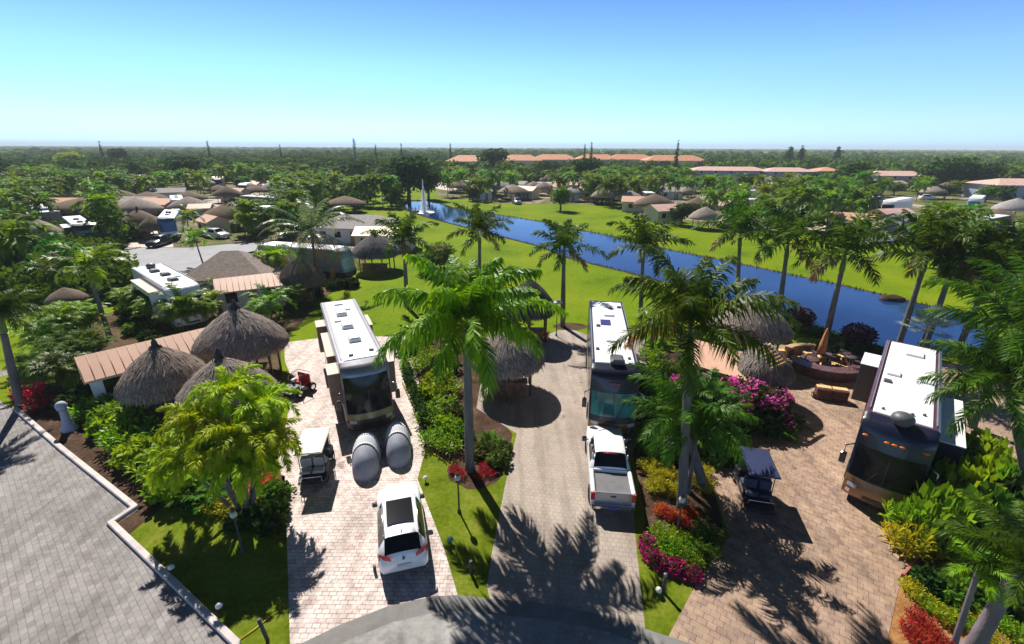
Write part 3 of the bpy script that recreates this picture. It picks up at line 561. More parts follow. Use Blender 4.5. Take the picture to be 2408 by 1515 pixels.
def plant(me, p, s, label, cat, name, group=None, rz=None, z=0.0):
    o = link(name, me, None, (p.x, p.y, z), (0, 0, rz if rz is not None else (p.x * 7.3 + p.y * 3.1) % 6.28), s if hasattr(s, '__len__') else (s,) * 3); return tag(o, label, cat, group)

# ------------------------------------------------------------------ vehicle builders (front towards local -Y, origin on the ground at the middle)
P_white = plain('white_paint', (.78, .78, .8), .25, var=.02, coat=.6)
P_roofw = plain('white_roof_membrane', (.82, .82, .83), .45, var=.05, scale=1.5)
P_glass = plain('dark_glass', (.006, .007, .011), .1, var=.0, spec=.25)
P_teal = plain('sky_reflection_windscreen', (.015, .24, .24), .15, var=.35, scale=.9, coat=.5)  # reflected sky put into the glass as a teal base colour
P_black = plain('black_paint', (.012, .014, .025), .3, var=.1, coat=.7)
P_navy = plain('navy_paint', (.009, .012, .035), .35, var=.1, coat=.35)
P_silver = plain('silver_paint', (.38, .38, .42), .3, .5, var=.06, coat=.6)
P_tan = plain('tan_awning', (.62, .5, .42), .7, var=.08)
P_brown = plain('bronze_paint', (.26, .13, .055), .35, .2, var=.15, coat=.6)
P_gold = plain('gold_paint', (.35, .24, .09), .35, .3, var=.1, coat=.5)
P_red = plain('red_lens', (.55, .015, .02), .2, var=.05, coat=.6)
P_amber = plain('amber_lens', (.75, .17, .03), .3, var=.05)
P_rub = plain('tyre_rubber', (.02, .02, .021), .85)
P_chrome = plain('chrome', (.75, .76, .78), .15, 1.0, var=.02)
P_grey = plain('grey_plastic', (.22, .22, .24), .6)
P_dgrey = plain('charcoal_plastic', (.05, .05, .055), .7)
P_ac = plain('ac_shroud', (.66, .66, .68), .5, var=.04)
P_acd = plain('dark_ac_shroud', (.08, .085, .1), .5)
P_blue = plain('blue_paint', (.06, .12, .25), .3, coat=.5)
P_maroon = plain('maroon_paint', (.16, .02, .03), .3, coat=.5)
P_seat = plain('beige_seat', (.55, .5, .44), .7); P_cream = plain('cream_canopy', (.85, .82, .62), .5, var=.03)
P_navyc = plain('navy_canopy', (.02, .03, .09), .5)
P_solar = plain('solar_panel', (.05, .05, .2), .2)
def wheel(parent, x, y, r, w, sub=True):
    mb = MB(); s = 1 if x > 0 else -1
    def ring(rr): return [(x + s * a, y + rr_ * math.cos(t), r + rr_ * math.sin(t)) for a, rr_ in rr for t in [0]]
    n = 16; prof = [(-w / 2, r * .6), (-w / 2, r * .93), (-w * .3, r), (w * .3, r), (w / 2, r * .93), (w / 2, r * .62)]
    vs = [(x + s * a, y + q * math.cos(2 * PI * j / n), r + q * math.sin(2 * PI * j / n)) for a, q in prof for j in range(n)]
    fs = [(k * n + j, k * n + (j + 1) % n, (k + 1) * n + (j + 1) % n, (k + 1) * n + j) for k in range(5) for j in range(n)]
    mb.add(vs, fs, 0, True); o = mb.build('wheel', P_rub, parent)
    if sub:
        m2 = MB(); m2.tube([(x - s * w * .3, y, r), (x + s * w * .42, y, r)], [r * .6, r * .6], 12); m2.build('rim', P_chrome, o)
    return o
def motorhome(loc, rz, label, L=12.4, w=2.55, h=3.72, body=None, lower=None, cap=None, ws=None, roof=None, acs=(), slides=(), mark=None, nmark=3, group='motorhomes parked on the paved sites', edge=None, topper=None, detail=True, dish=None, panel=None, vents=(), inset=.84, name='motorhome', band=None, wstop=5.0, slidem=None):
    body = body or P_silver; lower = lower or body; cap = cap or body; ws = ws or P_glass; roof = roof or P_roofw; edge = edge or body; topper = topper or P_tan
    r = thing(name, label, 'motorhome', (loc.x, loc.y, 0), rz, group); yF = -L / 2
    prof = [(.14, .35), (.0, .5), (-.06, .9), (-.02, 1.1), (.06, 1.42), (.30, 2.75), (.36, 3.0), (.62, h - .22), (1.25, h)]
    def Sf(t, u, off=0.0, half=None):
        k = min(7, max(0, int(t))); f = t - k; py = prof[k][0] * (1 - f) + prof[k + 1][0] * f; pz = prof[k][1] * (1 - f) + prof[k + 1][1] * f
        fs_ = max(0., min(1., (8 - t) / 2.2)); y = yF + py + .32 * abs(u) ** 2.6 * fs_ - off; z = pz + off * max(0, (t - 5) * .4) - (.06 * max(0, abs(u) - .93) / .07 if t > 7 else 0)
        return (u * w / 2, y, z)
    us = [-1, -.97, -.93, -.8, -.6, -.3, 0, .3, .6, .8, .93, .97, 1]
    mb = MB()
    mb.grid(Sf, us, [i * .5 for i in range(0, 7)], 1)                      # bumper and nose
    mb.grid(Sf, us, [3, 3.5, 4, 4.5, 5], 0); mb.grid(Sf, us, [5, 5.5, 6, 6.5, 7, 7.5, 8], 2)
    mb.add([(-w / 2, yF + 1.25, h - .06), (-w / 2 + .09, yF + 1.25, h), (w / 2 - .09, yF + 1.25, h), (w / 2, yF + 1.25, h - .06), (-w / 2, L / 2, h - .06), (-w / 2 + .09, L / 2, h), (w / 2 - .09, L / 2, h), (w / 2, L / 2, h - .06)],
           [(0, 1, 5, 4), (1, 2, 6, 5), (2, 3, 7, 6)], 3)
    for s in (-1, 1):
        fr = [Sf(t, s) for t in (0, .5, 1, 2, 3)]; mb.add(fr + [(s * w / 2, L / 2, prof[3][1]), (s * w / 2, L / 2, .4)], [tuple(range(7))], 1)
        fr = [Sf(t, s) for t in (3, 4, 5, 6, 7, 8)]; mb.add(fr + [(s * w / 2, L / 2, h - .06), (s * w / 2, L / 2, prof[3][1])], [tuple(range(8))], 0)
    mb.add([(-w / 2, L / 2, .4), (w / 2, L / 2, .4), (w / 2, L / 2, h - .06), (-w / 2, L / 2, h - .06)], [(0, 1, 2, 3)], 0)
    b = mb.build('body', [body, lower, cap, edge], r)
    m = MB(); iw = w / 2 * inset; m.box(-iw, iw, yF + 1.35, L / 2 - .3, h - .01, h + .05, ch=.03); m.build('roof_panel', roof, r)
    m = MB(); m.grid(lambda t, u: Sf(t, u, .022), [-.93, -.8, -.5, 0, .5, .8, .93], [4.02, 4.4, 4.8] + [v for v in (5.0, 5.5, 6.0, 6.5, 6.9) if v <= wstop]); m.build('windscreen', ws, r)
    if detail:
        m = MB(); m.grid(lambda t, u: Sf(t, u, .028), [-.012, .012], [4.05, 4.5, 4.98]); m.build('windscreen_post', P_dgrey, r)
        if band:
            m = MB(); m.grid(lambda t, u: Sf(t, u, .02), us, [3.05, 3.5, 3.95]); m.build('nose_band', band, r)
        for s in (-1, 1):
            m = MB(); m.grid(lambda t, u: Sf(t, u, .03), [s * .62, s * .75, s * .9] if s > 0 else [-.9, -.75, -.62], [2.1, 2.6, 3.0]); m.build('headlight', plain('headlight_glass', (.5, .52, .56), .15, coat=.5), r)
            m = MB(); m.grid(lambda t, u: Sf(t, u, .03), sorted([s * .78, s * .9]), [1.2, 1.7]); m.build('fog_light', P_chrome, r)
            m = MB(); mx_ = s * (w / 2 + .28); m.tube([(s * w / 2, yF + .62, 2.75), (mx_, yF + .35, 2.7), (mx_, yF + .3, 2.35)], .03, 6); mo = m.build('mirror_arm', P_chrome, r)
            m = MB(); m.box(mx_ - .12, mx_ + .12, yF + .2, yF + .4, 1.85, 2.38, ch=.05); m.build('mirror', P_black, mo)
            m = MB(); m.box(s * w / 2 - .012, s * w / 2 + .014, yF + .75, yF + 1.75, 1.6, 2.7); m.build('cab_window', P_glass, r)
            for (a, c) in ((2.6, 3.6), (6.2, 7.4), (9.2, 10.0)):
                if a < L - 2.4: m = MB(); m.box(s * w / 2 - .012, s * w / 2 + .014, yF + a, yF + c, 1.9, 2.6); m.build('side_window', P_glass, r)
            m = MB(); m.box(s * w / 2 - .01, s * w / 2 + .018, yF + 1.9, L / 2 - .1, 1.22, 1.36); m.build('side_stripe', P_gold, r)
        m = MB(); m.grid(lambda t, u: Sf(t, u, .035), [-.4, 0, .4], [1.15, 1.55]); m.build('grille', P_dgrey, r)
        m = MB()
        for s in (-.4, .15): m.tube([Sf(4.05, s, .05), Sf(4.6, s + .28, .05)], .012, 4)
        m.build('wiper', P_dgrey, r)
        if mark:
            for k in range(nmark):
                u = (k - (nmark - 1) / 2) * (.16 if nmark <= 3 else (.18, .18, .18)[0]); u = (-.8, -.2, 0, .2, .8)[k] if nmark == 5 else u
                q = Sf(6.35, u, .03); m = MB(); m.sphere(q, (.12, .06, .055), 0, 8, 5); m.build('marker_light', mark, r)
    for y in (yF + 2.2, L / 2 - 3.6, L / 2 - 2.35):
        for s in (-1, 1): wheel(r, s * (w / 2 - .1), y, .5, .28, sub=detail)
    for (y, x, c) in acs:
        m = MB(); m.box(x - .36, x + .36, yF + y - .45, yF + y + .45, h + .05, h + .3, ch=.09); m.build('air_conditioner', c, r)
    for (y, x, s) in vents:
        m = MB(); m.box(x - s, x + s, yF + y - s, yF + y + s, h + .05, h + .15, ch=.03); m.build('roof_vent', P_acd if s < .17 else P_ac, r)
    if dish:
        m = MB(); m.tube([(0, yF + dish, h), (0, yF + dish, h + .18)], .3, 12); m.sphere((0, yF + dish, h + .25), (.42, .42, .28), 0, 14, 8); m.build('satellite_dome', P_acd, r)
    if panel:
        m = MB(); m.box(panel[1] - .33, panel[1] + .33, yF + panel[0] - .5, yF + panel[0] + .5, h + .05, h + .09); m.build('solar_panel', P_solar, r)
    for (s, a, c, z0, z1, d) in slides:
        m = MB(); x0, x1 = sorted((s * w / 2 - s * .02, s * (w / 2 + d))); m.box(x0, x1, yF + a, yF + c, z0, z1, ch=.04); so_ = m.build('slide_out', slidem or body, r)
        m = MB(); m.box(x0 - (.03 if s < 0 else 0), x1 + (.03 if s > 0 else 0), yF + a - .05, yF + c + .05, z1 + .006, z1 + .05); m.build('slide_topper', topper, so_)
        if c - a > 1.6:
            m = MB(); X = s * (w / 2 + d); m.box(X - .012, X + .012, yF + a + .4, yF + c - .4, z0 + .8, z1 - .4); m.build('side_window', P_glass, so_)
    if detail:
        m = MB()
        for s in (-1, 1): m.box(s * (iw + .12) - .02, s * (iw + .12) + .02, yF + 1.6, L / 2 - .4, h - .015, h + .07)
        m.build('roof_rail', P_grey, r)
    return r

def car_body(st, mats, r, glass_side, ws_seg, rear_seg, name='body'):
    """st: stations (y, wl, zb, zs, ws, wr, zr)"""
    rings = []
    for (y, wl, zb, zs, ws, wr, zr) in st:
        half = [(wl * .9, zb), (wl, zb + .16), (wl * 1.0, zs - .22), (ws, zs), (wr, zr - .05), (wr * .82, zr), (wr * .4, zr + .02), (0, zr + .025)]
        rings.append([(x, y, z) for x, z in half] + [(-x, y, z) for x, z in reversed(half[:-1])])
    n = len(rings[0]); allv = [p for q in rings for p in q]; body = []; sg = []; sg2 = []; wsg = []; rg = []
    for i in range(len(st) - 1):
        for j in range(n - 1):
            f = (i * n + j, i * n + j + 1, (i + 1) * n + j + 1, (i + 1) * n + j); k = j if j < 7 else n - 2 - j
            if k == 3 and i in glass_side: (sg if j < 7 else sg2).append(f)
            elif k >= 4 and i in ws_seg: wsg.append(f)
            elif k >= 4 and i in rear_seg: rg.append(f)
            else: body.append(f)
    body.append(tuple(range(n))); body.append(tuple((len(st) - 1) * n + j for j in range(n)))
    mb = MB(); mb.add(allv, body, 0, True); o = mb.build(name, mats[0], r)
    bm = bmesh.new(); bm.from_mesh(o.data); bmesh.ops.delete(bm, geom=[v for v in bm.verts if not v.link_faces], context='VERTS')
    bm.to_mesh(o.data); bm.free()
    for nm, fs in (('side_window', sg), ('side_window', sg2), ('windscreen', wsg), ('rear_window', rg)):
        if fs:
            used = sorted({i for f in fs for i in f}); mp = {a: b for b, a in enumerate(used)}; m = MB(); m.add([allv[i] for i in used], [tuple(mp[i] for i in f) for f in fs]); m.build(nm, P_glass, r)
    return o
def suv(loc, rz, label, paint=None, roofglass=True, name='parked_car', detail=True, L=4.5, cat='car', hs_=1.0, group=None):
    paint = paint or P_white; r = thing(name, label, cat, (loc.x, loc.y, 0), rz, group); a = -L / 2
    st = [(a, .62, .35, .62, .60, .52, .66), (a + .1, .80, .28, .78, .78, .62, .82), (a + .55, .90, .25, .92, .84, .66, .96), (a + 1.05, .915, .25, 1.0, .86, .70, 1.05),
          (a + 1.3, .92, .25, 1.04, .87, .74, 1.10), (a + 1.95, .92, .25, 1.06, .88, .68, 1.60 * hs_), (a + 2.3, .92, .25, 1.07, .88, .67, 1.66 * hs_), (a + 3.2, .92, .25, 1.1, .88, .66, 1.66 * hs_), (a + 3.95, .91, .25, 1.13, .86, .62, 1.58 * hs_),
          (a + 4.33, .88, .3, 1.1, .82, .66, 1.14), (a + 4.48, .80, .38, .92, .76, .62, .96)]
    st = [(y if L == 4.5 else a + (y - a) * L / 4.5, *q) for y, *q in st]
    car_body(st, [paint], r, (5, 6, 7), (4,), (8,))
    for y in (a + .85, a + L - .9):
        for s in (-1, 1): wheel(r, s * .82, y, .34, .22, sub=detail)
    if detail:
        for s in (-1, 1):
            m = MB(); m.box(s * .97 - .09, s * .97 + .11, a + 1.42, a + 1.6, 1.02, 1.17, ch=.04); m.build('mirror', P_dgrey, r)
            m = MB(); m.tube([(s * .66, a + 2.2, 1.66), (s * .66, a + 2.3, 1.72), (s * .64, a + 3.8, 1.70), (s * .64, a + 3.9, 1.62)], .022, 6); m.build('roof_rail', P_chrome, r)
            m = MB(); m.add([(s * .86, a + 4.36, .98), (s * .44, a + 4.49, .95), (s * .46, a + 4.47, 1.1), (s * .86, a + 4.27, 1.2), (s * .9, a + 4.2, 1.2), (s * .92, a + 4.2, .98)], [(0, 1, 2, 3), (0, 3, 4, 5)]); m.build('tail_light', P_red, r)
            m = MB(); m.add([(s * .82, a + .1, .72), (s * .5, a - .01, .64), (s * .5, a + .08, .76), (s * .8, a + .4, .88)], [(0, 1, 2, 3)]); m.build('headlight', P_chrome, r)
        if roofglass:
            m = MB(); g_ = None; m.add([(-.5, a + 2.15, 1.694), (.5, a + 2.15, 1.694), (.5, a + 3.45, 1.70), (-.5, a + 3.45, 1.70)], [(0, 1, 2, 3)]); g_ = m.build('sunroof', P_glass, r)
            
        m = MB(); m.tube([(0, a + 3.75, 1.62), (0, a + 3.82, 1.72)], [.03, .01], 6); m.build('roof_aerial', P_dgrey, r)
        m = MB(); m.box(-.26, .26, a + 4.47, a + 4.51, .62, .74); m.build('number_plate', plain('plate', (.6, .62, .6), .5), r)
        m = MB(); m.box(-.75, .75, a + 4.40, a + 4.50, .3, .42); m.build('bumper_trim', P_dgrey, r)
        m = MB(); m.tube([(0, a + 4.42, 1.0), (0, a + 4.50, .99)], .06, 12); m.build('tailgate_badge', P_chrome, r)
    return r
def pickup(loc, rz, label):
    r = thing('pickup_truck', label, 'pickup truck', (loc.x, loc.y, 0), rz); L = 5.75; a = -L / 2
    st = [(a, .70, .45, .8, .68, .6, .84), (a + .1, .92, .38, 1.0, .9, .72, 1.04), (a + .7, .99, .36, 1.12, .93, .75, 1.17), (a + 1.3, 1.0, .36, 1.17, .94, .78, 1.22), (a + 1.45, 1.0, .36, 1.19, .95, .8, 1.24),
          (a + 2.1, 1.0, .36, 1.2, .95, .74, 1.84), (a + 2.5, 1.0, .36, 1.2, .95, .74, 1.88), (a + 3.35, 1.0, .36, 1.21, .95, .73, 1.88), (a + 3.55, 1.0, .36, 1.21, .95, .72, 1.84), (a + 3.92, 1.0, .36, 1.22, .95, .8, 1.26), (a + 3.97, 1.0, .36, 1.2, .95, .82, 1.18)]
    car_body(st, [P_white], r, (5, 6, 7), (4,), (8,))
    m = MB()
    for s in (-1, 1):
        x0, x1 = sorted((s * 1.0, s * .80)); m.box(x0, x1, a + 3.96, a + 5.62, .5, 1.21, ch=.05)
    m.box(-.8, .8, a + 3.98, a + 4.04, .7, 1.2); m.build('bed_sides', P_white, r)
    m = MB(); m.box(-.79, .79, a + 4.045, a + 5.55, .85, .90); m.box(-.785, .785, a + 4.06, a + 5.54, 1.02, 1.06); m.build('bed_cover', plain('bed_vinyl', (.13, .13, .14), .7), r)
    m = MB(); m.box(-.83, .83, a + 5.56, a + 5.66, .62, 1.215, ch=.02); t = m.build('tailgate', P_silver, r)
    m = MB(); m.box(-.12, .12, a + 5.655, a + 5.68, 1.0, 1.07); m.build('tailgate_handle', P_dgrey, t)
    for s in (-1, 1):
        x0, x1 = sorted((s * .83, s * 1.005)); m = MB(); m.box(x0, x1, a + 5.5, a + 5.655, .78, 1.17); m.build('tail_light', P_red, r)
        m = MB(); m.box(s * 1.16 - .13, s * 1.16 + .12, a + 1.62, a + 1.78, 1.15, 1.4, ch=.04); mm = m.build('mirror', P_black, r); m = MB(); m.tube([(s * .94, a + 1.7, 1.22), (s * 1.1, a + 1.7, 1.25)], .03, 5); m.build('mirror_arm', P_black, mm)
        x0, x1 = sorted((s * .5, s * .9)); m = MB(); m.box(x0, x1, a - .02, a + .12, .78, .95); m.build('headlight', P_chrome, r)
        for y in (a + 1.0, a + 4.75): wheel(r, s * .9, y, .4, .27)
        for yy in (a + 2.2, a + 2.85, a + 3.5): m = MB(); m.box(s * .845 - .012, s * .845 + .03, yy, yy + .07, 1.28, 1.72); m.build('door_pillar', P_white, r)
    m = MB(); m.box(-.98, .98, a + 5.66, a + 5.86, .48, .64, ch=.03); b = m.build('rear_bumper', P_chrome, r)
    m = MB(); m.box(-.22, .22, a + 5.855, a + 5.875, .5, .62); m.build('number_plate', plain('blue_plate', (.05, .06, .3), .5), b)
    m = MB(); m.tube([(-.35, a + 3.6, 1.82), (.35, a + 3.6, 1.82)], .03, 6); m.build('brake_light', P_red, r)
    return r
def golf_cart(loc, rz, label, canopy, bodym, seat=None, rear_seat=True, L=2.6):
    r = thing('golf_cart', label, 'golf cart', (loc.x, loc.y, 0), rz); a = -L / 2; w = .6; seat = seat or P_seat
    m = MB(); m.box(-w, w, a + .1, L / 2 - .1, .3, .42, ch=.03); m.box(-w * .95, w * .95, a, a + .55, .3, .85, ch=.14); m.box(-w * .95, w * .95, a + 1.15, a + 1.9, .42, .72, ch=.04); m.build('body', bodym, r)
    m = MB(); m.box(-.55, .55, a + 1.15, a + 1.6, .725, .85, ch=.05); m.box(-.55, .55, a + 1.6, a + 1.7, .85, 1.3, ch=.04); m.build('front_seat', seat, r)
    if rear_seat:
        for s in (-1, 1):
            x0, x1 = sorted((s * .04, s * .54)); m = MB(); m.box(x0, x1, a + 1.78, a + 1.88, .85, 1.3, ch=.04); m.box(x0, x1, a + 1.88, a + 2.3, .725, .84, ch=.04); m.build('rear_seat', seat, r)
        m = MB(); m.box(-.5, .5, a + 2.3, a + 2.62, .34, .38); m.build('foot_rest', P_dgrey, r)
        m = MB(); m.tube([(-.5, a + 2.3, .4), (-.5, a + 2.62, .4), (-.5, a + 2.6, .75), (.5, a + 2.6, .75), (.5, a + 2.62, .4)], .02, 6); m.build('grab_bar', P_chrome, r)
    m = MB(); m.box(-w - .03, w + .03, a + .3, a + (2.4 if rear_seat else 2.0), 1.86, 1.93, ch=.04); m.build('canopy', canopy, r)
    for s in (-1, 1):
        for y0, y1 in ((a + .5, a + .62), (a + 1.95, a + 1.95)): m = MB(); m.tube([(s * .56, y0, .75), (s * .56, y1, 1.88)], .02, 6); m.build('canopy_post', P_dgrey, r)
        for y in (a + .4, L / 2 - .55): wheel(r, s * .52, y, .23, .2)
        m = MB(); m.sphere((s * .4, a - .0, .62), (.1, .04, .07), 0, 8, 5); m.build('headlight', P_chrome, r)
    m = MB(); m.add([(-.52, a + .5, .85), (.52, a + .5, .85), (.52, a + .6, 1.8), (-.52, a + .6, 1.8)], [(0, 1, 2, 3)]); m.build('windscreen', plain('tinted_screen', (.05, .06, .08), .1), r)
    m = MB(); m.tube([(-.28, a + .55, .8), (-.28, a + .85, 1.02)], .02, 5); o = m.build('steering_column', P_dgrey, r)
    m = MB(); K = 14; m.tube([(-.28 + .17 * math.cos(2 * PI * k / K), a + .88 + .08 * math.sin(2 * PI * k / K), 1.04 + .14 * math.sin(2 * PI * k / K)) for k in range(K + 1)], .014, 5, caps=False); m.build('steering_wheel', P_dgrey, o)
    return r
F_silver = plain('silver_fabric', (.66, .67, .71), .85, var=.08, scale=1.2, bump=.1); F_shaded = plain('shaded_silver_fabric', (.27, .28, .34), .8, var=.15, scale=1.5, bump=.1)  # one fabric in two tones: the near half's shade is put into its colour
def bike_shelter(loc, rz, label, L=2.9, w=.72, h=1.5):
    r = thing('motorcycle_shelter', label, 'motorcycle shelter', (loc.x, loc.y, 0), rz, None)
    def surf(c, k, y0, y1):                   # y: +1 far end, -1 near end
        def f(t, u):
            a = PI * u; y = y0 + (y1 - y0) * t; q = max(0.0, 1 - abs(y) ** 3.0) ** .45; H = h * k * q * (1 if y > .05 else .92); wd = w * k * max(0.0, 1 - abs(y) ** 3.6) ** .5
            rb = 1 + (.02 if c and int(u * 36) % 2 else 0)
            return (-wd * math.cos(a) * rb, y * L / 2, H * math.sin(a) ** .8 * rb)
        return f
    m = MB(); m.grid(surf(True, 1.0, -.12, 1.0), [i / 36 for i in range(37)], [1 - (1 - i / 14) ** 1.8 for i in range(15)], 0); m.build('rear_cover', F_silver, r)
    m = MB(); m.grid(surf(False, .965, -1.0, .0), [i / 24 for i in range(25)], [(i / 14) ** 1.8 for i in range(15)], 0); m.build('front_cover', F_shaded, r)
    for y in (.32, .72):
        m = MB(); m.tube([(lambda q: (q[0] * 1.015, q[1], q[2] * 1.015))(surf(False, 1.0, y, y)(0, i / 20)) for i in range(21)], .022, 6); m.build('hoop', P_ac, r)
    m = MB(); m.tube([(-w * .97, -L * .1, .03), (-w * .9, L * .42, .03)], .03, 5); m.tube([(w * .97, -L * .1, .03), (w * .9, L * .42, .03)], .03, 5); m.build('base_frame', P_dgrey, r)
    return r

# ------------------------------------------------------------------ huts and small buildings
W_post = plain('cypress_post', (.16, .1, .06), .8, var=.3); W_wood = plain('brown_wood', (.22, .11, .055), .6, var=.3); W_orange = plain('orange_timber', (.6, .33, .12), .6, var=.15)
def strands(mb, prof, n, seed, L=.5, w=.035, m=0, sx=1.0, sy=1.0, fringe=.35, c=(0, 0, 0)):
    rnd = random.Random(seed); tot = len(prof) - 1
    for i in range(n):
        if rnd.random() < fringe: t = rnd.uniform(0, .25)
        else: t = tot * (1 - math.sqrt(1 - rnd.random() * .98)) if tot else 0
        k = min(tot - 1, int(t)); f = t - k; r = prof[k][0] * (1 - f) + prof[k + 1][0] * f; z = prof[k][1] * (1 - f) + prof[k + 1][1] * f
        a = rnd.uniform(0, 2 * PI); h = Vector((math.cos(a), math.sin(a), 0)); sl = Vector((prof[k][0] - prof[k + 1][0], prof[k][1] - prof[k + 1][1])); sl = sl.normalized() if sl.length > 1e-6 else Vector((1, -1))
        d = (h * sl.x + Vector((0, 0, sl.y)) * 1.0 + Vector((0, 0, .04 + rnd.uniform(-.03, .10)))).normalized(); p = Vector((h.x * r, h.y * r, z + .02)); s = Vector((-h.y, h.x, 0)); d = (d + s * rnd.uniform(-.35, .35) - Vector((0, 0, .35 if t < .25 else 0))).normalized()
        l = L * rnd.uniform(.6, 1.5) * (.6 if t < .25 else 1); w_ = w * rnd.uniform(.6, 1.4); q = p + d * l
        mb.add([(c[0] + x.x * sx, c[1] + x.y * sy, c[2] + x.z) for x in (p - s * w_, p + s * w_, q + s * w_ * .4, q - s * w_ * .4)], [(0, 1, 2, 3)], m)
def tiki(p, R, ez, pz, label, rz=0.0, sx=1.0, posts=6, thatch=None, seed=1, fine=True, group=None, cap=True, bar=True, name='tiki_hut'):
    r = thing(name, label, 'tiki hut', (p.x, p.y, 0), rz, group); th = thatch or M_thatch; H = pz - ez
    prof = [(R * .98, ez - .12), (R, ez + .0), (R * .96, ez + .12 * H), (R * .87, ez + .28 * H), (R * .71, ez + .47 * H), (R * .50, ez + .66 * H), (R * .27, ez + .83 * H), (R * .10, ez + .95 * H), (R * .03, pz)]
    mb = MB(); mb.lathe(prof, 36 if fine else 16, 0, wob=.018, seed=seed, close=False); mb.v = [(x * sx, y, z) for x, y, z in mb.v]
    mb.lathe([(.02, ez + .75 * H), (R * .45, ez + .45 * H), (R * .95, ez - .05)], 18, 0, close=False)
    if fine: strands(mb, prof, int(620 * R), seed, L=.32, w=.035, sx=sx, fringe=.28)
    mb.build('thatched_roof', th, r, fix=False)
    if cap:
        m = MB(); m.lathe([(R * .15, pz - .17 * H), (R * .10, pz - .04 * H), (R * .055, pz + .05 * H), (R * .05, pz + .12 * H), (R * .01, pz + .2 * H)], 10, 0, wob=.12, seed=seed)
        strands(m, [(R * .15, pz - .12 * H), (R * .05, pz + .15 * H)], 60 if fine else 12, seed + 5, L=.35, w=.05); m.build('ridge_cap', M_thatchd, r, fix=False)
    for k in range(posts):
        a = 2 * PI * (k + .5) / posts; m = MB(); m.tube([(R * .72 * sx * math.cos(a), R * .72 * math.sin(a), 0), (R * .72 * sx * math.cos(a), R * .72 * math.sin(a), ez + .2 * H)], .08, 8); m.build('post', W_post, r)
    if bar:
        m = MB(); m.box(-R * .5 * sx, R * .5 * sx, -R * .45, -R * .45 + .5, 0, 1.05); m.box(-R * .55 * sx, R * .55 * sx, -R * .5, -R * .45 + .6, 1.053, 1.12); m.build('bar_counter', W_wood, r)
    return r
def house(p, rz, w, d, h, rh, label, roofm, wallm, hip=False, name='cottage', cat='cottage', over=.35, group=None, wins=True, ribs=True, cnt=None, stor=1):
    """walls, pitched roof with its ridge along local X; front wall towards -Y"""
    r = thing(name, label, cat, (p.x, p.y, 0), rz, group); m = MB(); m.box(-w / 2, w / 2, -d / 2, d / 2, 0, h)
    if not hip:
        for s in (-1, 1): m.add([(s * w / 2, -d / 2, h), (s * w / 2, d / 2, h), (s * w / 2, 0, h + rh * .93)], [(0, 1, 2)])
    m.build('wall', wallm, r); m = MB(); X = w / 2 + over; Y = d / 2 + over; z0 = h - over * rh / (d / 2) * .8; ix = (X - Y * .85) if hip else X; tk = .12
    for zz in (0, -tk):
        v = [(-X, -Y, z0 + zz), (X, -Y, z0 + zz), (X, Y, z0 + zz), (-X, Y, z0 + zz), (-ix, 0, h + rh + zz), (ix, 0, h + rh + zz)]
        m.add(v, [(0, 1, 5, 4), (2, 3, 4, 5), (1, 2, 5), (3, 0, 4)] if hip else [(0, 1, 5, 4), (2, 3, 4, 5)])
    n = len(m.v) - 12; m.f += [(n, n + 1, n + 7, n + 6), (n + 1, n + 2, n + 8, n + 7), (n + 2, n + 3, n + 9, n + 8), (n + 3, n, n + 6, n + 9)] if hip else [(n, n + 1, n + 7, n + 6), (n + 2, n + 3, n + 9, n + 8), (n, n + 6, n + 10, n + 4), (n + 3, n + 4, n + 10, n + 9), (n + 1, n + 5, n + 11, n + 7), (n + 2, n + 8, n + 11, n + 5)]
    m.m += [0] * (len(m.f) - len(m.m)); m.sm += [False] * (len(m.f) - len(m.sm)); ro = m.build('roof', roofm, r)
    if ribs and not hip:
        m = MB(); k = int(w / .45); sl = rh + (h - z0)
        for i in range(k + 1):
            x = -X + .04 + (2 * X - .08) * i / k
            for s in (-1, 1): m.tube([(x, s * Y, z0 + .015), (x, 0, h + rh + .015)], .022, 4)
        m.build('roof_seams', plain('seam', (.42, .26, .19), .5), ro)
    if wins:
        for st_ in range(stor):
            zb = st_ * h / stor
            nwin = cnt or max(2, int(w / 2.4))
            for i in range(nwin):
                x = -w / 2 + w * (i + .5) / nwin; isd = (st_ == 0 and i == nwin // 2); m = MB()
                if isd: m.box(x - .42, x + .42, -d / 2 - .03, -d / 2 + .02, zb + .05, zb + 2.0); m.build('door', plain('door_paint', (.3, .2, .14), .5), r)
                else: m.box(x - .5, x + .5, -d / 2 - .02, -d / 2 + .02, zb + .95, zb + 1.95); f_ = m.build('window', P_glass, r); m = MB(); m.box(x - .56, x + .56, -d / 2 - .05, -d / 2 + .01, zb + .88, zb + .95); m.build('sill', P_white, f_)
    return r
def lamp_post(p, h, label, globe=True, rz=0.0):
    r = thing('street_lamp', label, 'lamp post', (p.x, p.y, 0), rz); m = MB(); m.lathe([(.09, 0), (.08, .12), (.04, .2), (.032, h - .2), (.05, h - .17)], 10); m.build('post', P_dgrey, r)
    if globe: m = MB(); m.sphere((0, 0, h), (.13, .13, .15), 0, 14, 10); m.build('lamp_globe', plain('frosted_globe', (.5, .5, .4), .3), r); m = MB(); m.lathe([(.1, h - .2), (.12, h - .14)], 10); m.lathe([(.09, h + .15), (.02, h + .26)], 10); m.build('lamp_cap', P_dgrey, r)
    else: m = MB(); m.lathe([(.02, h + .16), (.3, h + .08), (.42, h), (.40, h - .03), (.1, h - .02)], 18); m.build('lamp_shade', P_white, r); m = MB(); m.lathe([(.06, h - .25), (.09, h - .03)], 10); m.build('lamp_lens', P_ac, r)
    return r
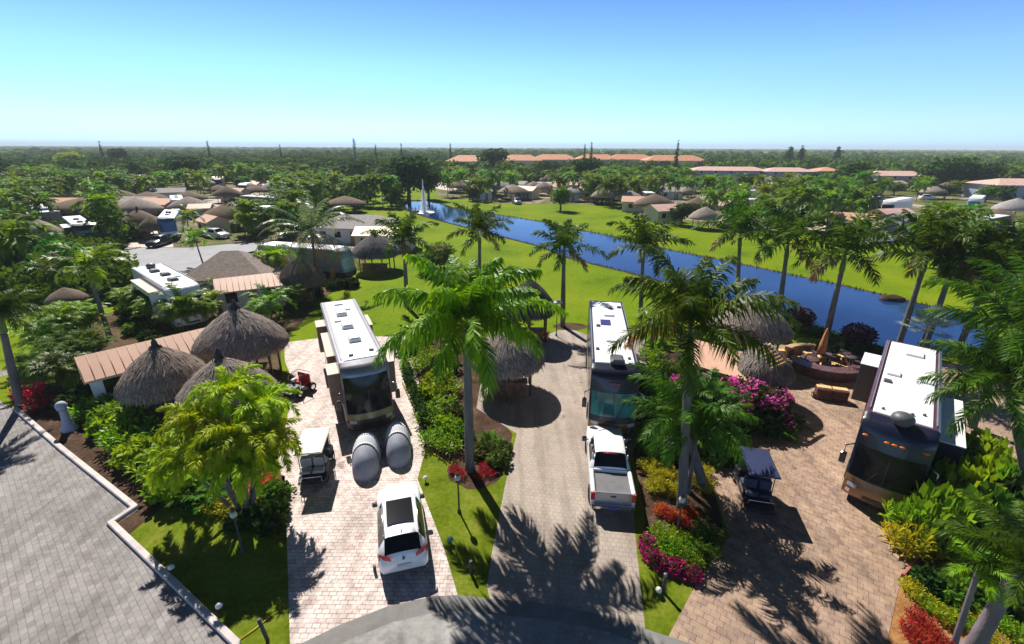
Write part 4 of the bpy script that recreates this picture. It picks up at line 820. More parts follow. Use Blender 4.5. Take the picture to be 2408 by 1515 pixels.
def path_light(p, label, col=None):
    r = thing('path_light', label, 'path light', (p.x, p.y, 0), 0, 'small path lights in the lawns'); m = MB(); m.tube([(0, 0, 0), (0, 0, .22)], .025, 6); m.build('stake', P_dgrey, r)
    m = MB(); m.lathe([(.12, .2), (.11, .26), (.03, .34)], 12); m.build('light_hood', col or P_white, r); return r
def bollard(p, h, label, rr=.06, mat=None, top=True, lean=0):
    r = thing('bollard', label, 'post', (p.x, p.y, 0)); m = MB(); m.tube([(0, 0, 0), (lean, 0, h)], rr, 8); m.build('post', mat or W_post, r)
    if top: m = MB(); m.lathe([(rr * 1.2, h), (rr * 1.2, h + .05), (rr * .3, h + .1)], 8, c=(lean, 0, 0)); m.build('cap', P_grey, r)
    return r

# ------------------------------------------------------------------ motorhomes
def rv(fl, fr, rl, h=3.72, wf=None, **k):
    A, B_2, Cc = G(*fl, h), G(*fr, h), G(*rl, h); F = (A + B_2) / 2; Rm = Cc + (B_2 - A) / 2; a = (Rm - F); Ln = min(13.6, a.length + 1.65); a.z = 0; a.normalize()
    c = F - a * 1.35 + a * Ln / 2; return motorhome(Vector((c.x, c.y, 0)), math.atan2(-a.x, a.y), L=Ln, h=h, **k)
rv1 = rv((812, 847), (890, 840), (767, 712), h=4.1, label='silver and bronze motorhome with a wide black windscreen, behind the two grey motorcycle shelters', body=plain('grey_bronze', (.20, .17, .16), .4, coat=.5), slidem=plain('slide_bronze', (.24, .16, .12), .5), lower=plain('dark_bronze', (.06, .035, .025), .4, coat=.4), cap=plain('gunmetal_cap', (.25, .25, .28), .3, .4, coat=.6), ws=P_glass, inset=.74, wstop=6.5,
    acs=((4.2, 0, P_ac), (6.6, -.1, P_ac), (9.2, -.15, P_ac)), vents=((1.9, -.5, .12), (2.2, .65, .13), (7.9, -.55, .22), (10.3, .2, .35), (11.6, -.1, .3)), dish=None, band=P_gold,
    slides=((-1, 1.9, 3.3, 1.3, 3.2, .55), (-1, 4.2, 8.2, 1.0, 3.3, .38), (-1, 9.9, 11.2, 1.3, 3.2, .55), (1, 2.2, 4.6, 1.2, 3.2, .6), (1, 8.8, 11.0, 1.0, 3.2, .5)), edge=plain('grey_roof_edge', (.25, .25, .3), .4))
rv2 = rv((1396, 857), (1497, 855), (1389, 712), h=4.0, label='dark navy motorhome with teal windscreen and bronze nose, in front of the white pickup truck', body=P_navy, lower=P_brown, cap=P_navy, ws=P_teal, inset=.84, mark=P_red, nmark=3, panel=(7.6, -.25),
    acs=((1.6, .1, P_acd),), vents=((4.6, .0, .35), (9.2, .05, .35), (6.9, -.75, .13), (10.6, .2, .14), (10.9, .85, .15), (3.1, -.9, .1), (2.0, .8, .08)), edge=P_navy)
rv3 = rv((2064, 973), (2181, 1003), (2106, 807), h=4.15, label='black motorhome with copper nose, half hidden by palms on the tan paved site', body=P_navy, lower=P_brown, cap=P_navy, ws=P_glass, inset=.80, wstop=5.6, mark=P_amber, nmark=5, dish=.95,
    vents=((1.8, -.7, .06), (2.0, .3, .07), (2.3, .7, .06), (5.2, -.78, .16), (6.4, -.6, .28), (6.4, .75, .28), (10.2, .1, .4)), edge=plain('maroon_roof_edge', (.09, .03, .06), .4, coat=.4),
    slides=((-1, 9.2, 11.2, 1.0, 3.3, .8), (1, 2.2, 7.2, 1.0, 3.3, .95)), topper=P_roofw, band=P_brown)
FG = 'motorhomes parked in the sites farther off'
rv((385, 676), (460, 663), (312, 631), label='white motorhome with dark roof domes and beige awning by the pale grey road', group=FG, acs=((3.2, .0, P_acd), (5.8, .1, P_acd), (8.0, -.2, P_acd)), vents=((2.2, -.6, .25), (4.4, .7, .25)), dish=10.0, body=P_white, slides=((-1, 2, 8, 1, 3.3, .9),), inset=.92)
rv((369, 511), (412, 511), (389, 488), label='blue fronted white roofed motorhome behind the black car on the far pink drive', group=FG, body=P_white, lower=P_blue, cap=P_blue, ws=plain('blue_windscreen', (.03, .07, .2), .15, coat=.4), acs=((4, 0, P_ac), (8, 0, P_ac)), dish=6.0, detail=False, inset=.9)
rv((162, 528), (222, 525), (140, 510), label='black motorhome with bright blue windscreen and white slide roofs at the far left', group=FG, body=P_black, ws=plain('cyan_windscreen', (.03, .2, .35), .15, coat=.4), acs=((3, 0, P_acd), (7, 0, P_acd)), slides=((-1, 1.5, 6, 1, 3.3, .9), (1, 1.6, 5, 1, 3.3, .8)), topper=P_roofw, detail=False, inset=.9)
rv((391, 468), (441, 467), (389, 460), label='white motorhome with grey windscreen in front of the row of palms, upper left', group=FG, body=P_white, lower=P_grey, ws=P_grey, acs=((3, 0, P_ac), (7, 0, P_ac)), detail=False, inset=.9)
rv((75, 488), (112, 487), (70, 479), label='pale blue motorhome half hidden by palms at the left edge', group=FG, body=plain('pale_blue', (.25, .36, .5), .4), ws=P_glass, detail=False, inset=.9)
rv((775, 590), (822, 578), (600, 578), label='long white roofed motorhome side on behind the leaning coconut palm', group=FG, body=plain('sage_paint', (.2, .26, .24), .4, coat=.4), lower=P_dgrey, ws=plain('pale_screen', (.35, .45, .42), .2), vents=((4, 0, .2), (9, .2, .2)), detail=False, inset=.93)
rv((655, 468), (668, 462), (556, 462), label='long dark motorhome with silver roof edge seen from the side in the upper left', group=FG, body=P_black, edge=P_silver, acs=((3, 0, P_ac), (6, 0, P_ac), (9, 0, P_ac)), detail=False, inset=.7)
rv((2274, 464), (2319, 464), (2282, 459), label='white and teal motorhome standing alone beyond the dark road, upper right', group=FG, body=P_white, lower=P_maroon, ws=P_teal, detail=False, inset=.9)
rv((2276, 518), (2312, 514), (2400, 497), label='teal windscreened motorhome beside the right hand road with a pale roof', group=FG, body=P_dgrey, ws=P_teal, acs=((4, 0, P_ac), (8, 0, P_ac)), detail=False, inset=.9)
rv((1985, 474), (2012, 466), (1935, 470), label='blue sided motorhome with white roof, left one of the pair right of the canal palms', group=FG, body=P_blue, edge=P_white, detail=False, inset=.92)
rv((2052, 466), (2075, 460), (1990, 460), label='white and navy motorhome, the farther one of the pair right of the canal palms', group=FG, body=P_navy, edge=P_white, lower=P_white, detail=False, inset=.92)
rv((2080, 474), (2110, 468), (2150, 462), label='cream motorhome behind the slender palm, upper right', group=FG, body=P_white, detail=False, inset=.92)
rv((1722, 440), (1748, 438), (1740, 433), label='grey fronted motorhome between palms in front of the pink roofed flats', group=FG, body=P_white, lower=P_grey, ws=P_glass, detail=False, inset=.92)
rv((800, 432), (868, 430), (800, 428), label='pale grey and blue motorhome beside the bright green far lawn', group=FG, body=plain('grey_blue', (.2, .26, .36), .4), detail=False, inset=.93)
rv((1500, 456), (1560, 452), (1490, 452), label='long white topped motorhome behind the far fairway houses', group=FG, body=P_dgrey, edge=P_white, detail=False, inset=.95)
rv((560, 500), (630, 492), (600, 487), label='silver roofed motorhome behind the brown double hut, left of the coconut palm', group=FG, body=P_grey, detail=False, inset=.9)

# ------------------------------------------------------------------ near vehicles
suv(Vector((-4.52, 14.95, 0)), PI + R_(16), 'white hatchback car with a dark glass sunroof on the pink paved drive')
pk = pickup(Vector((4.66, 18.7, 0)) , PI - R_(6), 'white pickup truck with grey bed cover on the beige paved drive')
pk.scale = (.95, .97, .97)
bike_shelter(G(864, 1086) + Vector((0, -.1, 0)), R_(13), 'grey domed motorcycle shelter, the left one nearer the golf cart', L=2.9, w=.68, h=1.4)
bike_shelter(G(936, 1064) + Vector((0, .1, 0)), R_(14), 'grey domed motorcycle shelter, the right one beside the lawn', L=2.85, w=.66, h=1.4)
golf_cart(G(748, 1112), PI + R_(10), 'golf cart with a cream canopy and two grey rear seats on the pink paved drive', P_cream, P_dgrey, seat=plain('grey_seat', (.33, .32, .31), .7))
golf_cart(G(1768, 1170), PI - R_(13), 'dark golf cart under a navy canopy beside the flower bed', P_navyc, P_black, seat=plain('navy_seat', (.03, .035, .08), .6), L=2.9)
def buggy(p, rz, label):
    r = thing('utility_buggy', label, 'buggy', (p.x, p.y, 0), rz); m = MB(); m.box(-.55, .55, -.8, .75, .3, .5, ch=.05); m.box(-.5, .5, -.8, -.35, .5, .72, ch=.06); m.build('body', P_black, r)
    m = MB(); m.box(-.5, .5, .45, .55, .5, 1.15, ch=.04); m.box(-.45, .45, .1, .5, .5, .62, ch=.04); m.build('seat', P_red, r)
    for x in (-.3, 0, .3): m = MB(); m.box(x - .1, x + .1, -1.1, -.81, .42, .47); m.build('rack_slat', P_grey, r)
    m = MB(); m.tube([(-.5, -.3, .5), (-.5, -.3, 1.2), (-.5, .55, 1.3), (.5, .55, 1.3), (.5, -.3, 1.2), (.5, -.3, .5)], .025, 6); m.build('roll_bar', P_chrome, r)
    for s in (-1, 1):
        for y in (-.55, .5): wheel(r, s * .58, y, .28, .2)
    m = MB(); m.box(-.72, -.5, .0, .4, .5, .75, ch=.04); m.build('side_box', P_white, r)
    m = MB(); m.box(-.1, .1, -.4, -.32, .72, .95, ch=.02); m.build('steering_column', P_dgrey, r); return r
buggy(G(706, 922), R_(-22), 'small black open buggy with a red seat back by the thatched huts')

# ------------------------------------------------------------------ thatched huts of the sites
def hut(x, y, pz, half, ez, label, **k):
    p = foot(x, y, pz); zc = -(cam.matrix_world.inverted() @ Vector((p.x, p.y, ez))).z; return tiki(p, half * zc / FPX, ez, pz, label, **k)
hut(550, 722, 5.0, 93, 2.3, 'large grey thatched hut farthest of the three by the pink paved drive', seed=3, rz=.2, sx=1.1)
hut(364, 812, 4.4, 93, 2.1, 'grey thatched hut in front of the ribbed salmon roof', seed=4, rz=.4, thatch=thatchm('warm_thatch', (0.12, 0.09, 0.075), (0.38, 0.30, 0.25)))
hut(515, 838, 4.6, 109, 2.0, 'nearest grey thatched hut behind the yellow green palm', seed=5, rz=-.5, sx=1.05)
hut(1246, 654, 5.2, 62, 2.6, 'dark peaked thatched hut on the lawn edge beyond the central palm', seed=6, thatch=thatchm('slate_thatch', (0.04, 0.038, 0.045), (0.13, 0.115, 0.125)), cap=False)
hut(1192, 770, 4.4, 88, 2.2, 'grey thatched hut shading the top of the beige paved drive', seed=7)
hut(1775, 702, 4.8, 82, 2.4, 'pale thatched hut at the water side behind the tall right palm', seed=8, thatch=thatchm('pale_thatch', (0.13, 0.11, 0.1), (0.42, 0.34, 0.29)), sx=1.15)
hut(1806, 806, 3.9, 68, 2.0, 'small thatched hut with a ladder on its slope, behind the pink bougainvillea', seed=9, thatch=thatchm('grey_thatch', (0.1, 0.09, 0.085), (0.32, 0.27, 0.24)), cap=False)
for k, (x, y) in enumerate(((292, 690), (318, 700), (345, 705), (372, 712), (400, 712), (428, 708), (452, 700), (475, 690), (335, 725), (390, 735))): pass
hut(880, 548, 4.8, 56, 2.3, 'slate coloured thatched hut at the edge of the fairway', seed=10, thatch=thatchm('mid_thatch', (0.07, 0.065, 0.07), (0.22, 0.2, 0.21)))
hut(700, 606, 4.4, 55, 2.0, 'dark brown thatched hut behind the coconut palm', seed=11, thatch=M_thatch2, cap=False)
hut(322, 492, 4.8, 42, 2.3, 'brown thatched hut left of the blue fronted motorhome', seed=12, thatch=M_thatch2, fine=False)
hut(352, 508, 4.0, 30, 1.9, 'lower lobed brown thatched hut touching the blue fronted motorhome site', seed=13, thatch=M_thatch2, fine=False, cap=False)
hut(532, 478, 4.8, 48, 2.3, 'long brown thatched hut behind the small salmon roofed cottage', seed=14, thatch=M_thatch2, fine=False, sx=1.3)
hut(205, 462, 4.6, 60, 2.3, 'wide brown thatched hut in the palms at the upper left', seed=15, thatch=M_thatch2, fine=False, sx=1.5, cap=False)
hut(148, 676, 3.2, 40, 2.1, 'small brown thatched shelter on two posts among the left palms', seed=16, thatch=M_thatch2, fine=False, cap=False)
hut(88, 516, 4.2, 38, 2.0, 'small slate thatched hut left of the black motorhome', seed=17, thatch=M_thatch, fine=False, cap=False)
W_wall = plain('white_stucco', (.62, .64, .68), .85, var=.06); W_cream = plain('cream_stucco', (.6, .5, .38), .85, var=.08); R_salmon = plain('salmon_metal_roof', (.66, .38, .26), .5, var=.06, scale=1)
R_shing = plain('taupe_shingles', (.24, .19, .16), .85, var=.2, scale=3, bump=.5); R_shing2 = plain('grey_shingles', (.33, .30, .29), .85, var=.15, scale=3, bump=.5); R_orange = plain('orange_tile_roof', (.62, .25, .13), .8, var=.2, scale=.8)
R_pink = plain('pale_pink_roof', (.62, .4, .34), .8, var=.12, scale=1)
pa, pb = G(335, 812, 3.0), G(490, 776, 3.0)
cc = (G(300, 838, 2.9) + G(405, 790, 2.9)) / 2; ang = math.atan2((pb - pa).y, (pb - pa).x)
house(Vector((cc.x - .3, cc.y, 0)), ang, 6.4, 3.2, 2.3, .9, 'white garden cottage with a ribbed salmon metal roof behind the thatched hut', R_salmon, W_wall, cnt=3, over=.25)
house(foot(585, 645, 3.2), R_(30), 5.4, 3.0, 2.3, .8, 'white cottage with a flat salmon roof below the brown hipped roof', R_salmon, W_wall, cnt=3)
house(foot(540, 590, 4.6), R_(12), 7.6, 7.0, 2.6, 2.0, 'house with a broad brown hipped roof beside the pale grey road', R_shing, W_wall, hip=True, name='house', cat='house')
house(foot(845, 505, 4.2), R_(-4), 12.5, 7.5, 2.6, 1.6, 'low house with a grey brown hipped roof near the fountain', R_shing2, W_wall, hip=True, name='house', cat='house')
house(foot(878, 546, 3.4) + Vector((.4, 5, 0)), R_(0), 8.5, 4, 2.5, .9, 'cottage with an orange roof behind the slate thatched hut', plain('orange_metal_roof', (.68, .36, .16), .5, var=.06), W_cream, ribs=False)
house(foot(497, 505, 3.4), R_(-38), 4.6, 3.6, 2.5, .8, 'small cream cottage with a peach gable roof near the white parked car', R_salmon, W_cream, ribs=False, cnt=2)
house(foot(1712, 815, 3.0), R_(-42), 3.6, 3.2, 2.1, .8, 'salmon roofed cottage behind the pink bougainvillea', plain('salmon_plaster_roof', (.72, .43, .30), .8, var=.06), W_cream, ribs=False)
house(foot(470, 478, 3.2), R_(15), 4, 3, 2.4, .7, 'small teal sided cottage next to the white motorhome, upper left', R_salmon, plain('teal_wall', (.2, .38, .4), .7), ribs=False, cnt=2)
# ladder lying on the small thatched hut
def ladder():
    a, b = G(1774, 822, 4.1), G(1814, 872, 3.1); c = G(1809, 808, 4.1); mid = (a + b) / 2; r = thing('wooden_ladder', 'orange timber ladder with white rails lying down the thatched slope by the round patio', 'ladder', (a.x, a.y, 0)); side = (c - a); o = Vector((a.x, a.y, 0))
    for s in (0, 1):
        m = MB(); m.tube([a + side * s - o, b + side * s - o], .06, 6); m.build('rail', P_ac, r)
    for k in range(7):
        q = a.lerp(b, (k + .5) / 7) - o; m = MB(); m.tube([q, q + side], [.09, .09], 4); m.build('rung', W_orange, r)
ladder()

# ------------------------------------------------------------------ round patio
pc = G(1928, 862); 
def patio():
    R = (G(2010, 862) - pc).length; sheet('patio_floor', [pc + Vector((R * 1.25 * math.cos(t * PI / 16), R * 1.25 * math.sin(t * PI / 16), 0)) for t in range(32)], .02, plain('orange_patio_paving', (.6, .36, .16), .8, var=.2, scale=4))
    r = thing('curved_bar', 'dark curved stone bar counter round the patio', 'bar counter', (pc.x, pc.y, 0)); c1 = plain('dark_granite', (.15, .08, .085), .3, var=.5, scale=8); c2 = plain('bar_base', (.12, .05, .05), .6, var=.3)
    def arcb(r0, r1, z0, z1, a0, a1, mat, nm):
        m = MB(); K = 26; vs = []; fs = []
        for i in range(K + 1):
            a = a0 + (a1 - a0) * i / K; c, s = math.cos(a), math.sin(a); vs += [(r0 * c, r0 * s, z0), (r1 * c, r1 * s, z0), (r1 * c, r1 * s, z1), (r0 * c, r0 * s, z1)]
        for i in range(K):
            for j in range(4): fs.append((i * 4 + j, i * 4 + (j + 1) % 4, i * 4 + 4 + (j + 1) % 4, i * 4 + 4 + j))
        fs += [(0, 1, 2, 3), tuple(K * 4 + j for j in range(4))]; m.add(vs, fs); m.build(nm, mat, r)
    arcb(R * .80, R * 1.0, .02, .78, -2.9, .25, c2, 'bar_base'); arcb(R * .72, R * 1.08, .78, .85, -2.95, .3, c1, 'bar_top')
    arcb(R * .80, R * .98, .02, .8, 1.2, 2.3, plain('stone_seat', (.45, .28, .15), .8, var=.2), 'stone_bench')
    def stool(x, y, nm, top, h, rr, label, cat):
        q = thing(nm, label, cat, (pc.x + x, pc.y + y, 0.02)); m = MB(); m.lathe([(rr, h - .08), (rr * 1.05, h - .03), (rr * .9, h)], 16); m.build('top', top, q); m = MB(); m.lathe([(rr * .5, 0), (.06, .06), (.06, h - .08)], 10); m.build('pedestal', P_dgrey, q)
    stool(-.3 * R, .05 * R, 'fire_pit', c1, .6, .62, 'round dark fire pit table in the middle of the patio', 'fire pit'); stool(.28 * R, .15 * R, 'patio_table', c1, .75, .5, 'small round dark table beside the fire pit', 'table')
    stool(.55 * R, -.35 * R, 'bar_grill', P_dgrey, 1.2, .35, 'dark domed grill standing at the curved bar', 'grill')
    for k, (x, y, a) in enumerate(((-.62, .25, .5), (-.05, .55, 0), (.35, .62, -.3), (.72, .3, -1.2), (-.1, -.3, 2.8), (.05, .25, 1.5), (-.45, -.15, .9), (.5, .1, 2.2))):
        q = thing('patio_chair', ('dark wicker patio chair nearest the ladder', 'dark wicker patio chair behind the fire pit', 'dark wicker patio chair beside the closed parasol', 'dark wicker patio chair near the black motorhome', 'dark wicker patio chair with its back to the curved bar', 'dark wicker patio chair between the fire pit and the small table', 'dark wicker patio chair left of the fire pit', 'dark wicker patio chair right of the small table')[k], 'chair', (pc.x + x * R, pc.y + y * R, .02), a, 'wicker chairs on the round patio')
        m = MB(); m.box(-.3, .3, -.3, .3, .3, .42, ch=.04); m.build('seat', P_dgrey, q); m = MB(); m.box(-.27, .27, -.28, .22, .423, .52, ch=.03); m.build('cushion', plain('tan_cushion', (.75, .48, .2), .7), q); m = MB(); m.box(-.3, .3, .24, .32, .42, .9, ch=.03); m.build('backrest', P_dgrey, q)
        for sx_, sy_ in ((-1, -1), (1, -1), (-1, 1), (1, 1)): m = MB(); m.box(sx_ * .26 - .02, sx_ * .26 + .02, sy_ * .26 - .02, sy_ * .26 + .02, 0, .3); m.build('leg', P_dgrey, q)
    for k, (x, y, w, d) in enumerate(((-.75, .75, .9, .5), (.1, .8, .8, .45))):
        q = tag(MB().box(-w / 2, w / 2, -d / 2, d / 2, .0, .45, ch=.05).build('sun_bench', plain('tan_cushion', (.75, .48, .2), .7)), ('tan cushioned bench at the hedge left of the parasol', 'tan cushioned bench beside the closed parasol')[k], 'bench'); q.location = (pc.x + x * R, pc.y + y * R, .021)
patio()
up = foot(1946, 775, 2.7); u = thing('closed_parasol', 'closed rust coloured parasol beside the round patio', 'parasol', (up.x, up.y, 0)); m = MB(); m.tube([(0, 0, 0), (0, 0, 2.7)], .03, 6); m.build('pole', W_wood, u)
m = MB(); m.lathe([(.12, .8), (.28, .9), (.24, 1.6), (.16, 2.2), (.07, 2.7), (.01, 2.82)], 14, wob=.12, seed=4); m.build('canopy', plain('rust_canvas', (.5, .2, .07), .8, var=.2), u); m = MB(); m.lathe([(.3, 0), (.28, .1), (.05, .14)], 14); m.build('base', P_dgrey, u)
bp = G(1952, 940); b = thing('garden_bench', 'dark red slatted double bench with tan seat tops in front of the curved bar', 'bench', (bp.x, bp.y, 0), R_(-18)); WR = plain('dark_red_wood', (.14, .05, .045), .6, var=.3)
for s in (-1, 1):
    m = MB(); x0, x1 = sorted((s * .05, s * .85)); m.box(x0, x1, -.05, .35, .75, .80, ch=.01); m.build('seat_top', plain('tan_cushion', (.75, .48, .2), .7), b)
    m = MB()
    for k in range(5): m.box(x0 + .01, x1 - .01, -.3 + k * .02, -.25 + k * .02, .1 + k * .13, .2 + k * .13)
    m.build('front_slats', WR, b)
m = MB(); m.box(-.88, .88, -.18, .33, .04, .75, ch=.01); m.build('frame', WR, b)
for s in (-1,): wheel(b, -1.0, .0, .2, .08)
for x0_, (px_, py_) in (('low_table', (2045, 918)), ('planter_box', (2030, 885))):
    p = G(px_, py_); o = tag(MB().box(-.45, .45, -.4, .4, 0, .7, ch=.04).build(x0_, W_wood), 'brown wooden cabinet left of the black motorhome' if x0_ == 'low_table' else 'dark planter box by the patio edge', 'cabinet' if x0_ == 'low_table' else 'planter'); o.location = (p.x, p.y, 0.013); o.rotation_euler.z = R_(-40)

# ------------------------------------------------------------------ lamps, posts, small things
lamp_post(G(1080, 1205), 1.85, 'black lamp post with a pale globe in the middle lawn'); lamp_post(G(1308, 790), 3.0, 'lamp post with a flat white shade beside the lone fairway palm', globe=False)
lamp_post(G(1590, 1262), 1.9, 'lamp post with a small white globe among the red leaves at the right bed'); lamp_post(G(572, 1300), 1.9, 'lamp post with a grey globe in the shade of the yellow green palm')
path_light(G(406, 1345), 'white path light in the left lawn, the upper of two'); path_light(G(518, 1436), 'white path light in the left lawn, the lower of two'); path_light(G(1001, 1133), 'white path light at the top of the middle lawn')
path_light(G(366, 1750 / 1.5947), 'white path light in the shaded mulch beside the long kerb'); path_light(G(510 / 1, 1167 / 1) if False else G(512, 1168), 'white path light under the yellow green palm'); path_light(G(505, 1178), 'white path light at the kerb corner') if False else None
path_light(G(1060, 1278), 'small teal path light in the middle lawn', plain('teal_hood', (.03, .3, .3), .5)); path_light(G(1467, 1382) if False else G(1547, 1398), 'cream path light in the right lawn strip', P_cream)
for (x, y, h, lab) in ((630, 1508, 1.0, 'leaning dark wooden post at the lower left lawn'), (1108, 1350, .65, 'short dark wooden post in the middle lawn'), (1559, 1392, .8, 'dark post with a pale cap beside the magenta flower bed'), (1063, 968, .6, 'short dark post on the pink drive edge') if False else (962, 1075, .45, 'small black post beside the right motorcycle shelter'), (882, 1345, .3, 'small black marker by the rear wheel of the white car')):
    bollard(G(x, y), h, lab, top='cap' in lab, lean=(-.12 if 'leaning' in lab else 0), mat=P_dgrey)
st = G(165, 1010); s_ = thing('garden_pedestal', 'white flared garden pedestal topped by a round ball, in shade beside the hedge', 'pedestal', (st.x, st.y, 0)); mt = plain('white_plaster', (.38, .4, .5), .7, var=.08)
m = MB(); m.lathe([(.42, 0), (.40, .12), (.28, .3), (.20, .8), (.17, 1.2), (.25, 1.3)], 18); m.build('column', mt, s_); m = MB(); m.sphere((0, 0, 1.52), .27, 0, 16, 10); m.build('ball', mt, s_)
m = MB(); a, b_ = G(552, 1515), G(640, 1448); m.tube([a + Vector((0, 0, .03)), a.lerp(b_, .5) + Vector((.05, 0, .04)), b_ + Vector((0, 0, .03))], .018, 5); tag(m.build('garden_hose', plain('yellow_hose', (.65, .45, .04), .5)), 'thin yellow hose lying on the lower left lawn', 'hose')

# ------------------------------------------------------------------ palms of the near sites
def pl(xb, yb, xc, yc, crown, label, **k):
    p = G(xb, yb); h = height_at(p, yc); q = G(xc, yc, h); return palm(p, h, crown, label, lean=(q.x - p.x, 0), **k)
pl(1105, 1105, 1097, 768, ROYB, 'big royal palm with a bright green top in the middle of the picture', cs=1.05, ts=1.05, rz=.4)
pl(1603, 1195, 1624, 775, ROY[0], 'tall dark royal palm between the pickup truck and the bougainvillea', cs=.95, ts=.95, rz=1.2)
RG = 'royal palms in the row along the canal'
pl(957, 722, 950, 568, ROYM[0], 'royal palm on the fairway left of the big central palm, in front of the fountain', group=RG, cs=1.06, rz=.5)
pl(1127, 690, 1128, 552, ROYM[1], 'bushy royal palm standing on the near bank just above the big central palm', group=RG, cs=1.12, rz=2)
pl(1323, 768, 1326, 592, ROYM[2], 'lone royal palm in the grass behind the flat white lamp', group=RG, cs=1.01, rz=1)
pl(1506, 740, 1513, 585, ROYM[0], 'royal palm on the near bank behind the navy motorhome', group=RG, cs=1.18, rz=3)
pl(1732, 725, 1741, 550, ROYM[1], 'royal palm behind the pale thatched hut, leftmost of the right group', group=RG, cs=1.17, rz=4)
pl(1828, 765, 1853, 575, ROYM[2], 'royal palm rising behind the pale thatched hut against the blue water', group=RG, cs=1.23, rz=.2)
pl(1936, 822, 1988, 600, ROYM[0], 'royal palm beside the closed parasol', group=RG, cs=1.23, rz=5)
pl(2112, 815, 2180, 605, ROYM[1], 'royal palm at the water behind the black motorhome', group=RG, cs=1.30, rz=2.6)
pl(2250, 830, 2330, 640, ROYM[2], 'dark royal palm at the right edge beyond the canal bend', group=RG, cs=1.30, rz=1.9)
def topalm(x, y, h, crown, label, **k): return palm(foot(x, y, h), h, crown, label, **k)
pl(2440, 1230, 2372, 905, ROY[1], 'large royal palm leaning its fronds over the white roof of the black motorhome', cs=.78, rz=.3)
pl(2480, 1180, 2400, 800, ROY[2], 'dark royal palm cut by the right edge above the yellow green bush', cs=.95, rz=2.2)
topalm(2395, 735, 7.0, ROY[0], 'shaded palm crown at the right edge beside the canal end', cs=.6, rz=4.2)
topalm(2180, 770, 2.0, FANS, 'silver grey fan palm at the water behind the black motorhome', trunk=T_THIN, shaft=False, name='fan_palm', cs=1.0)
GT = plain('lilac_grey_trunk', (.2, .165, .19), .7, var=.2, scale=3, bump=.3); T_G = trunk_mesh('grey_palm_trunk', .16, .12, shaft=0, royal=False); T_G.materials[0] = GT
pl(1655, 1150, 1612, 985, ROY[2], 'lower dark royal palm tucked against the tall dark palm', cs=.82, rz=2.2)

topalm(1592, 965, 3.6, LADY, 'small dark palm under the tall dark palm, the left one', trunk=T_THIN, shaft=False, cs=1.5, name='small_palm')
topalm(1640, 1020, 3.2, LADY, 'small dark palm under the tall dark palm, the right one', trunk=T_THIN, shaft=False, cs=1.5, name='small_palm', rz=1)
topalm(1545, 720, 4.2, LADYB, 'bright palm behind the rear of the navy motorhome', trunk=T_THIN, shaft=False, cs=1.6, name='small_palm', rz=1)
topalm(2250, 600, 7.5, ROYM[0], 'dark royal palm at the right beyond the water, left of the edge one', cs=1.2)
topalm(2395, 640, 7.0, ROYM[1], 'dark royal palm cut by the right edge beyond the water', cs=1.2)
pl(2242, 1520, 2300, 1345, LADYB, 'slender grey stemmed palm at the lower right corner', trunk=T_G, shaft=False, ts=.6, cs=.6, name='small_palm')
pl(2285, 1530, 2400, 1330, ROY[1], 'thick grey trunked palm leaving the picture at the lower right', trunk=T_G, shaft=False, ts=1.5, cs=.6)
# left side palms
pl(258, 792, 205, 628, LADYB, 'tall palm leaning left over the green strip, with a rough dark trunk', trunk=T_COCO, shaft=False, cs=1.7, ts=1.1, rz=.6)
pl(150, 725, 120, 640, LADY, 'dense shaded palm between the leaning palm and the left edge', trunk=T_THIN, shaft=False, cs=1.9, name='small_palm')
pl(48, 955, 0, 745, ROY[2], 'royal palm cut by the left edge above the red leaves', cs=.62, rz=1)
pl(750, 690, 732, 545, COCO, 'coconut palm with shaggy pale fronds in front of the long white motorhome', trunk=T_COCO, shaft=False, name='coconut_palm', cs=1.35)
pl(478, 622, 458, 562, LADYB, 'curved palm standing on the pale grey road edge', trunk=T_THIN, shaft=False, cs=1.45, name='small_palm')
pl(508, 708, 503, 668, LADYB, 'short bright palm left of the flat salmon roof', trunk=T_THIN, shaft=False, cs=1.15, name='small_palm')
pl(430, 775, 425, 715, LADYB, 'bright green palm behind the ribbed salmon roof', trunk=T_THIN, shaft=False, cs=1.3, name='small_palm')
pl(640, 760, 635, 712, LADYB, 'broad leaved bright palm behind the large grey hut', trunk=T_THIN, shaft=False, cs=1.3, name='small_palm')
pl(650, 670, 640, 612, XMAS, 'green tufted palm beside the flat salmon roof', trunk=T_THIN, shaft=False, cs=1.3, name='small_palm')
pl(445, 560, 440, 510, LADYB, 'bright palm between the blue fronted motorhome and the cream cottage', trunk=T_THIN, shaft=False, cs=1.6, name='small_palm')
pl(245, 580, 230, 480, FARP[0], 'tall palm left of the brown thatched hut, upper left', trunk=T_THIN, shaft=False, cs=1.3, name='small_palm')
pl(262, 580, 262, 520, FARP[1], 'low palm below the tall one left of the brown hut', trunk=T_THIN, shaft=False, cs=1.3, name='small_palm')
pl(575, 560, 580, 520, FARP[2], 'dark round palm right of the cream cottage', trunk=T_THIN, shaft=False, cs=1.3, name='small_palm')
# yellow green clump by the pink drive: one plant with several heads
cp = G(578, 1215); cl = thing('clump_palm', 'yellow green many headed palm beside the pink paved drive', 'palm tree', (cp.x, cp.y, 0))
for k, (x, y, h) in enumerate(((540, 925, 5.0), (615, 960, 4.5), (468, 1000, 4.1), (556, 1030, 3.9), (632, 1045, 3.5), (492, 1080, 3.2), (580, 1105, 2.8), (425, 1090, 2.6))):
    q = G(x, y, h) - cp; q.z = h * .97; d = Vector((q.x, q.y, 0)); base = d * .12 if d.length < 2 else d.normalized() * .3
    m = MB(); m.tube([base, base.lerp(q, .5) + Vector((0, 0, .25)), q], [.1, .075, .06], 8); m.build('trunk', M_bark, cl); link('crown', XMAS, cl, q, (0, 0, k * 1.1), (.9,) * 3)

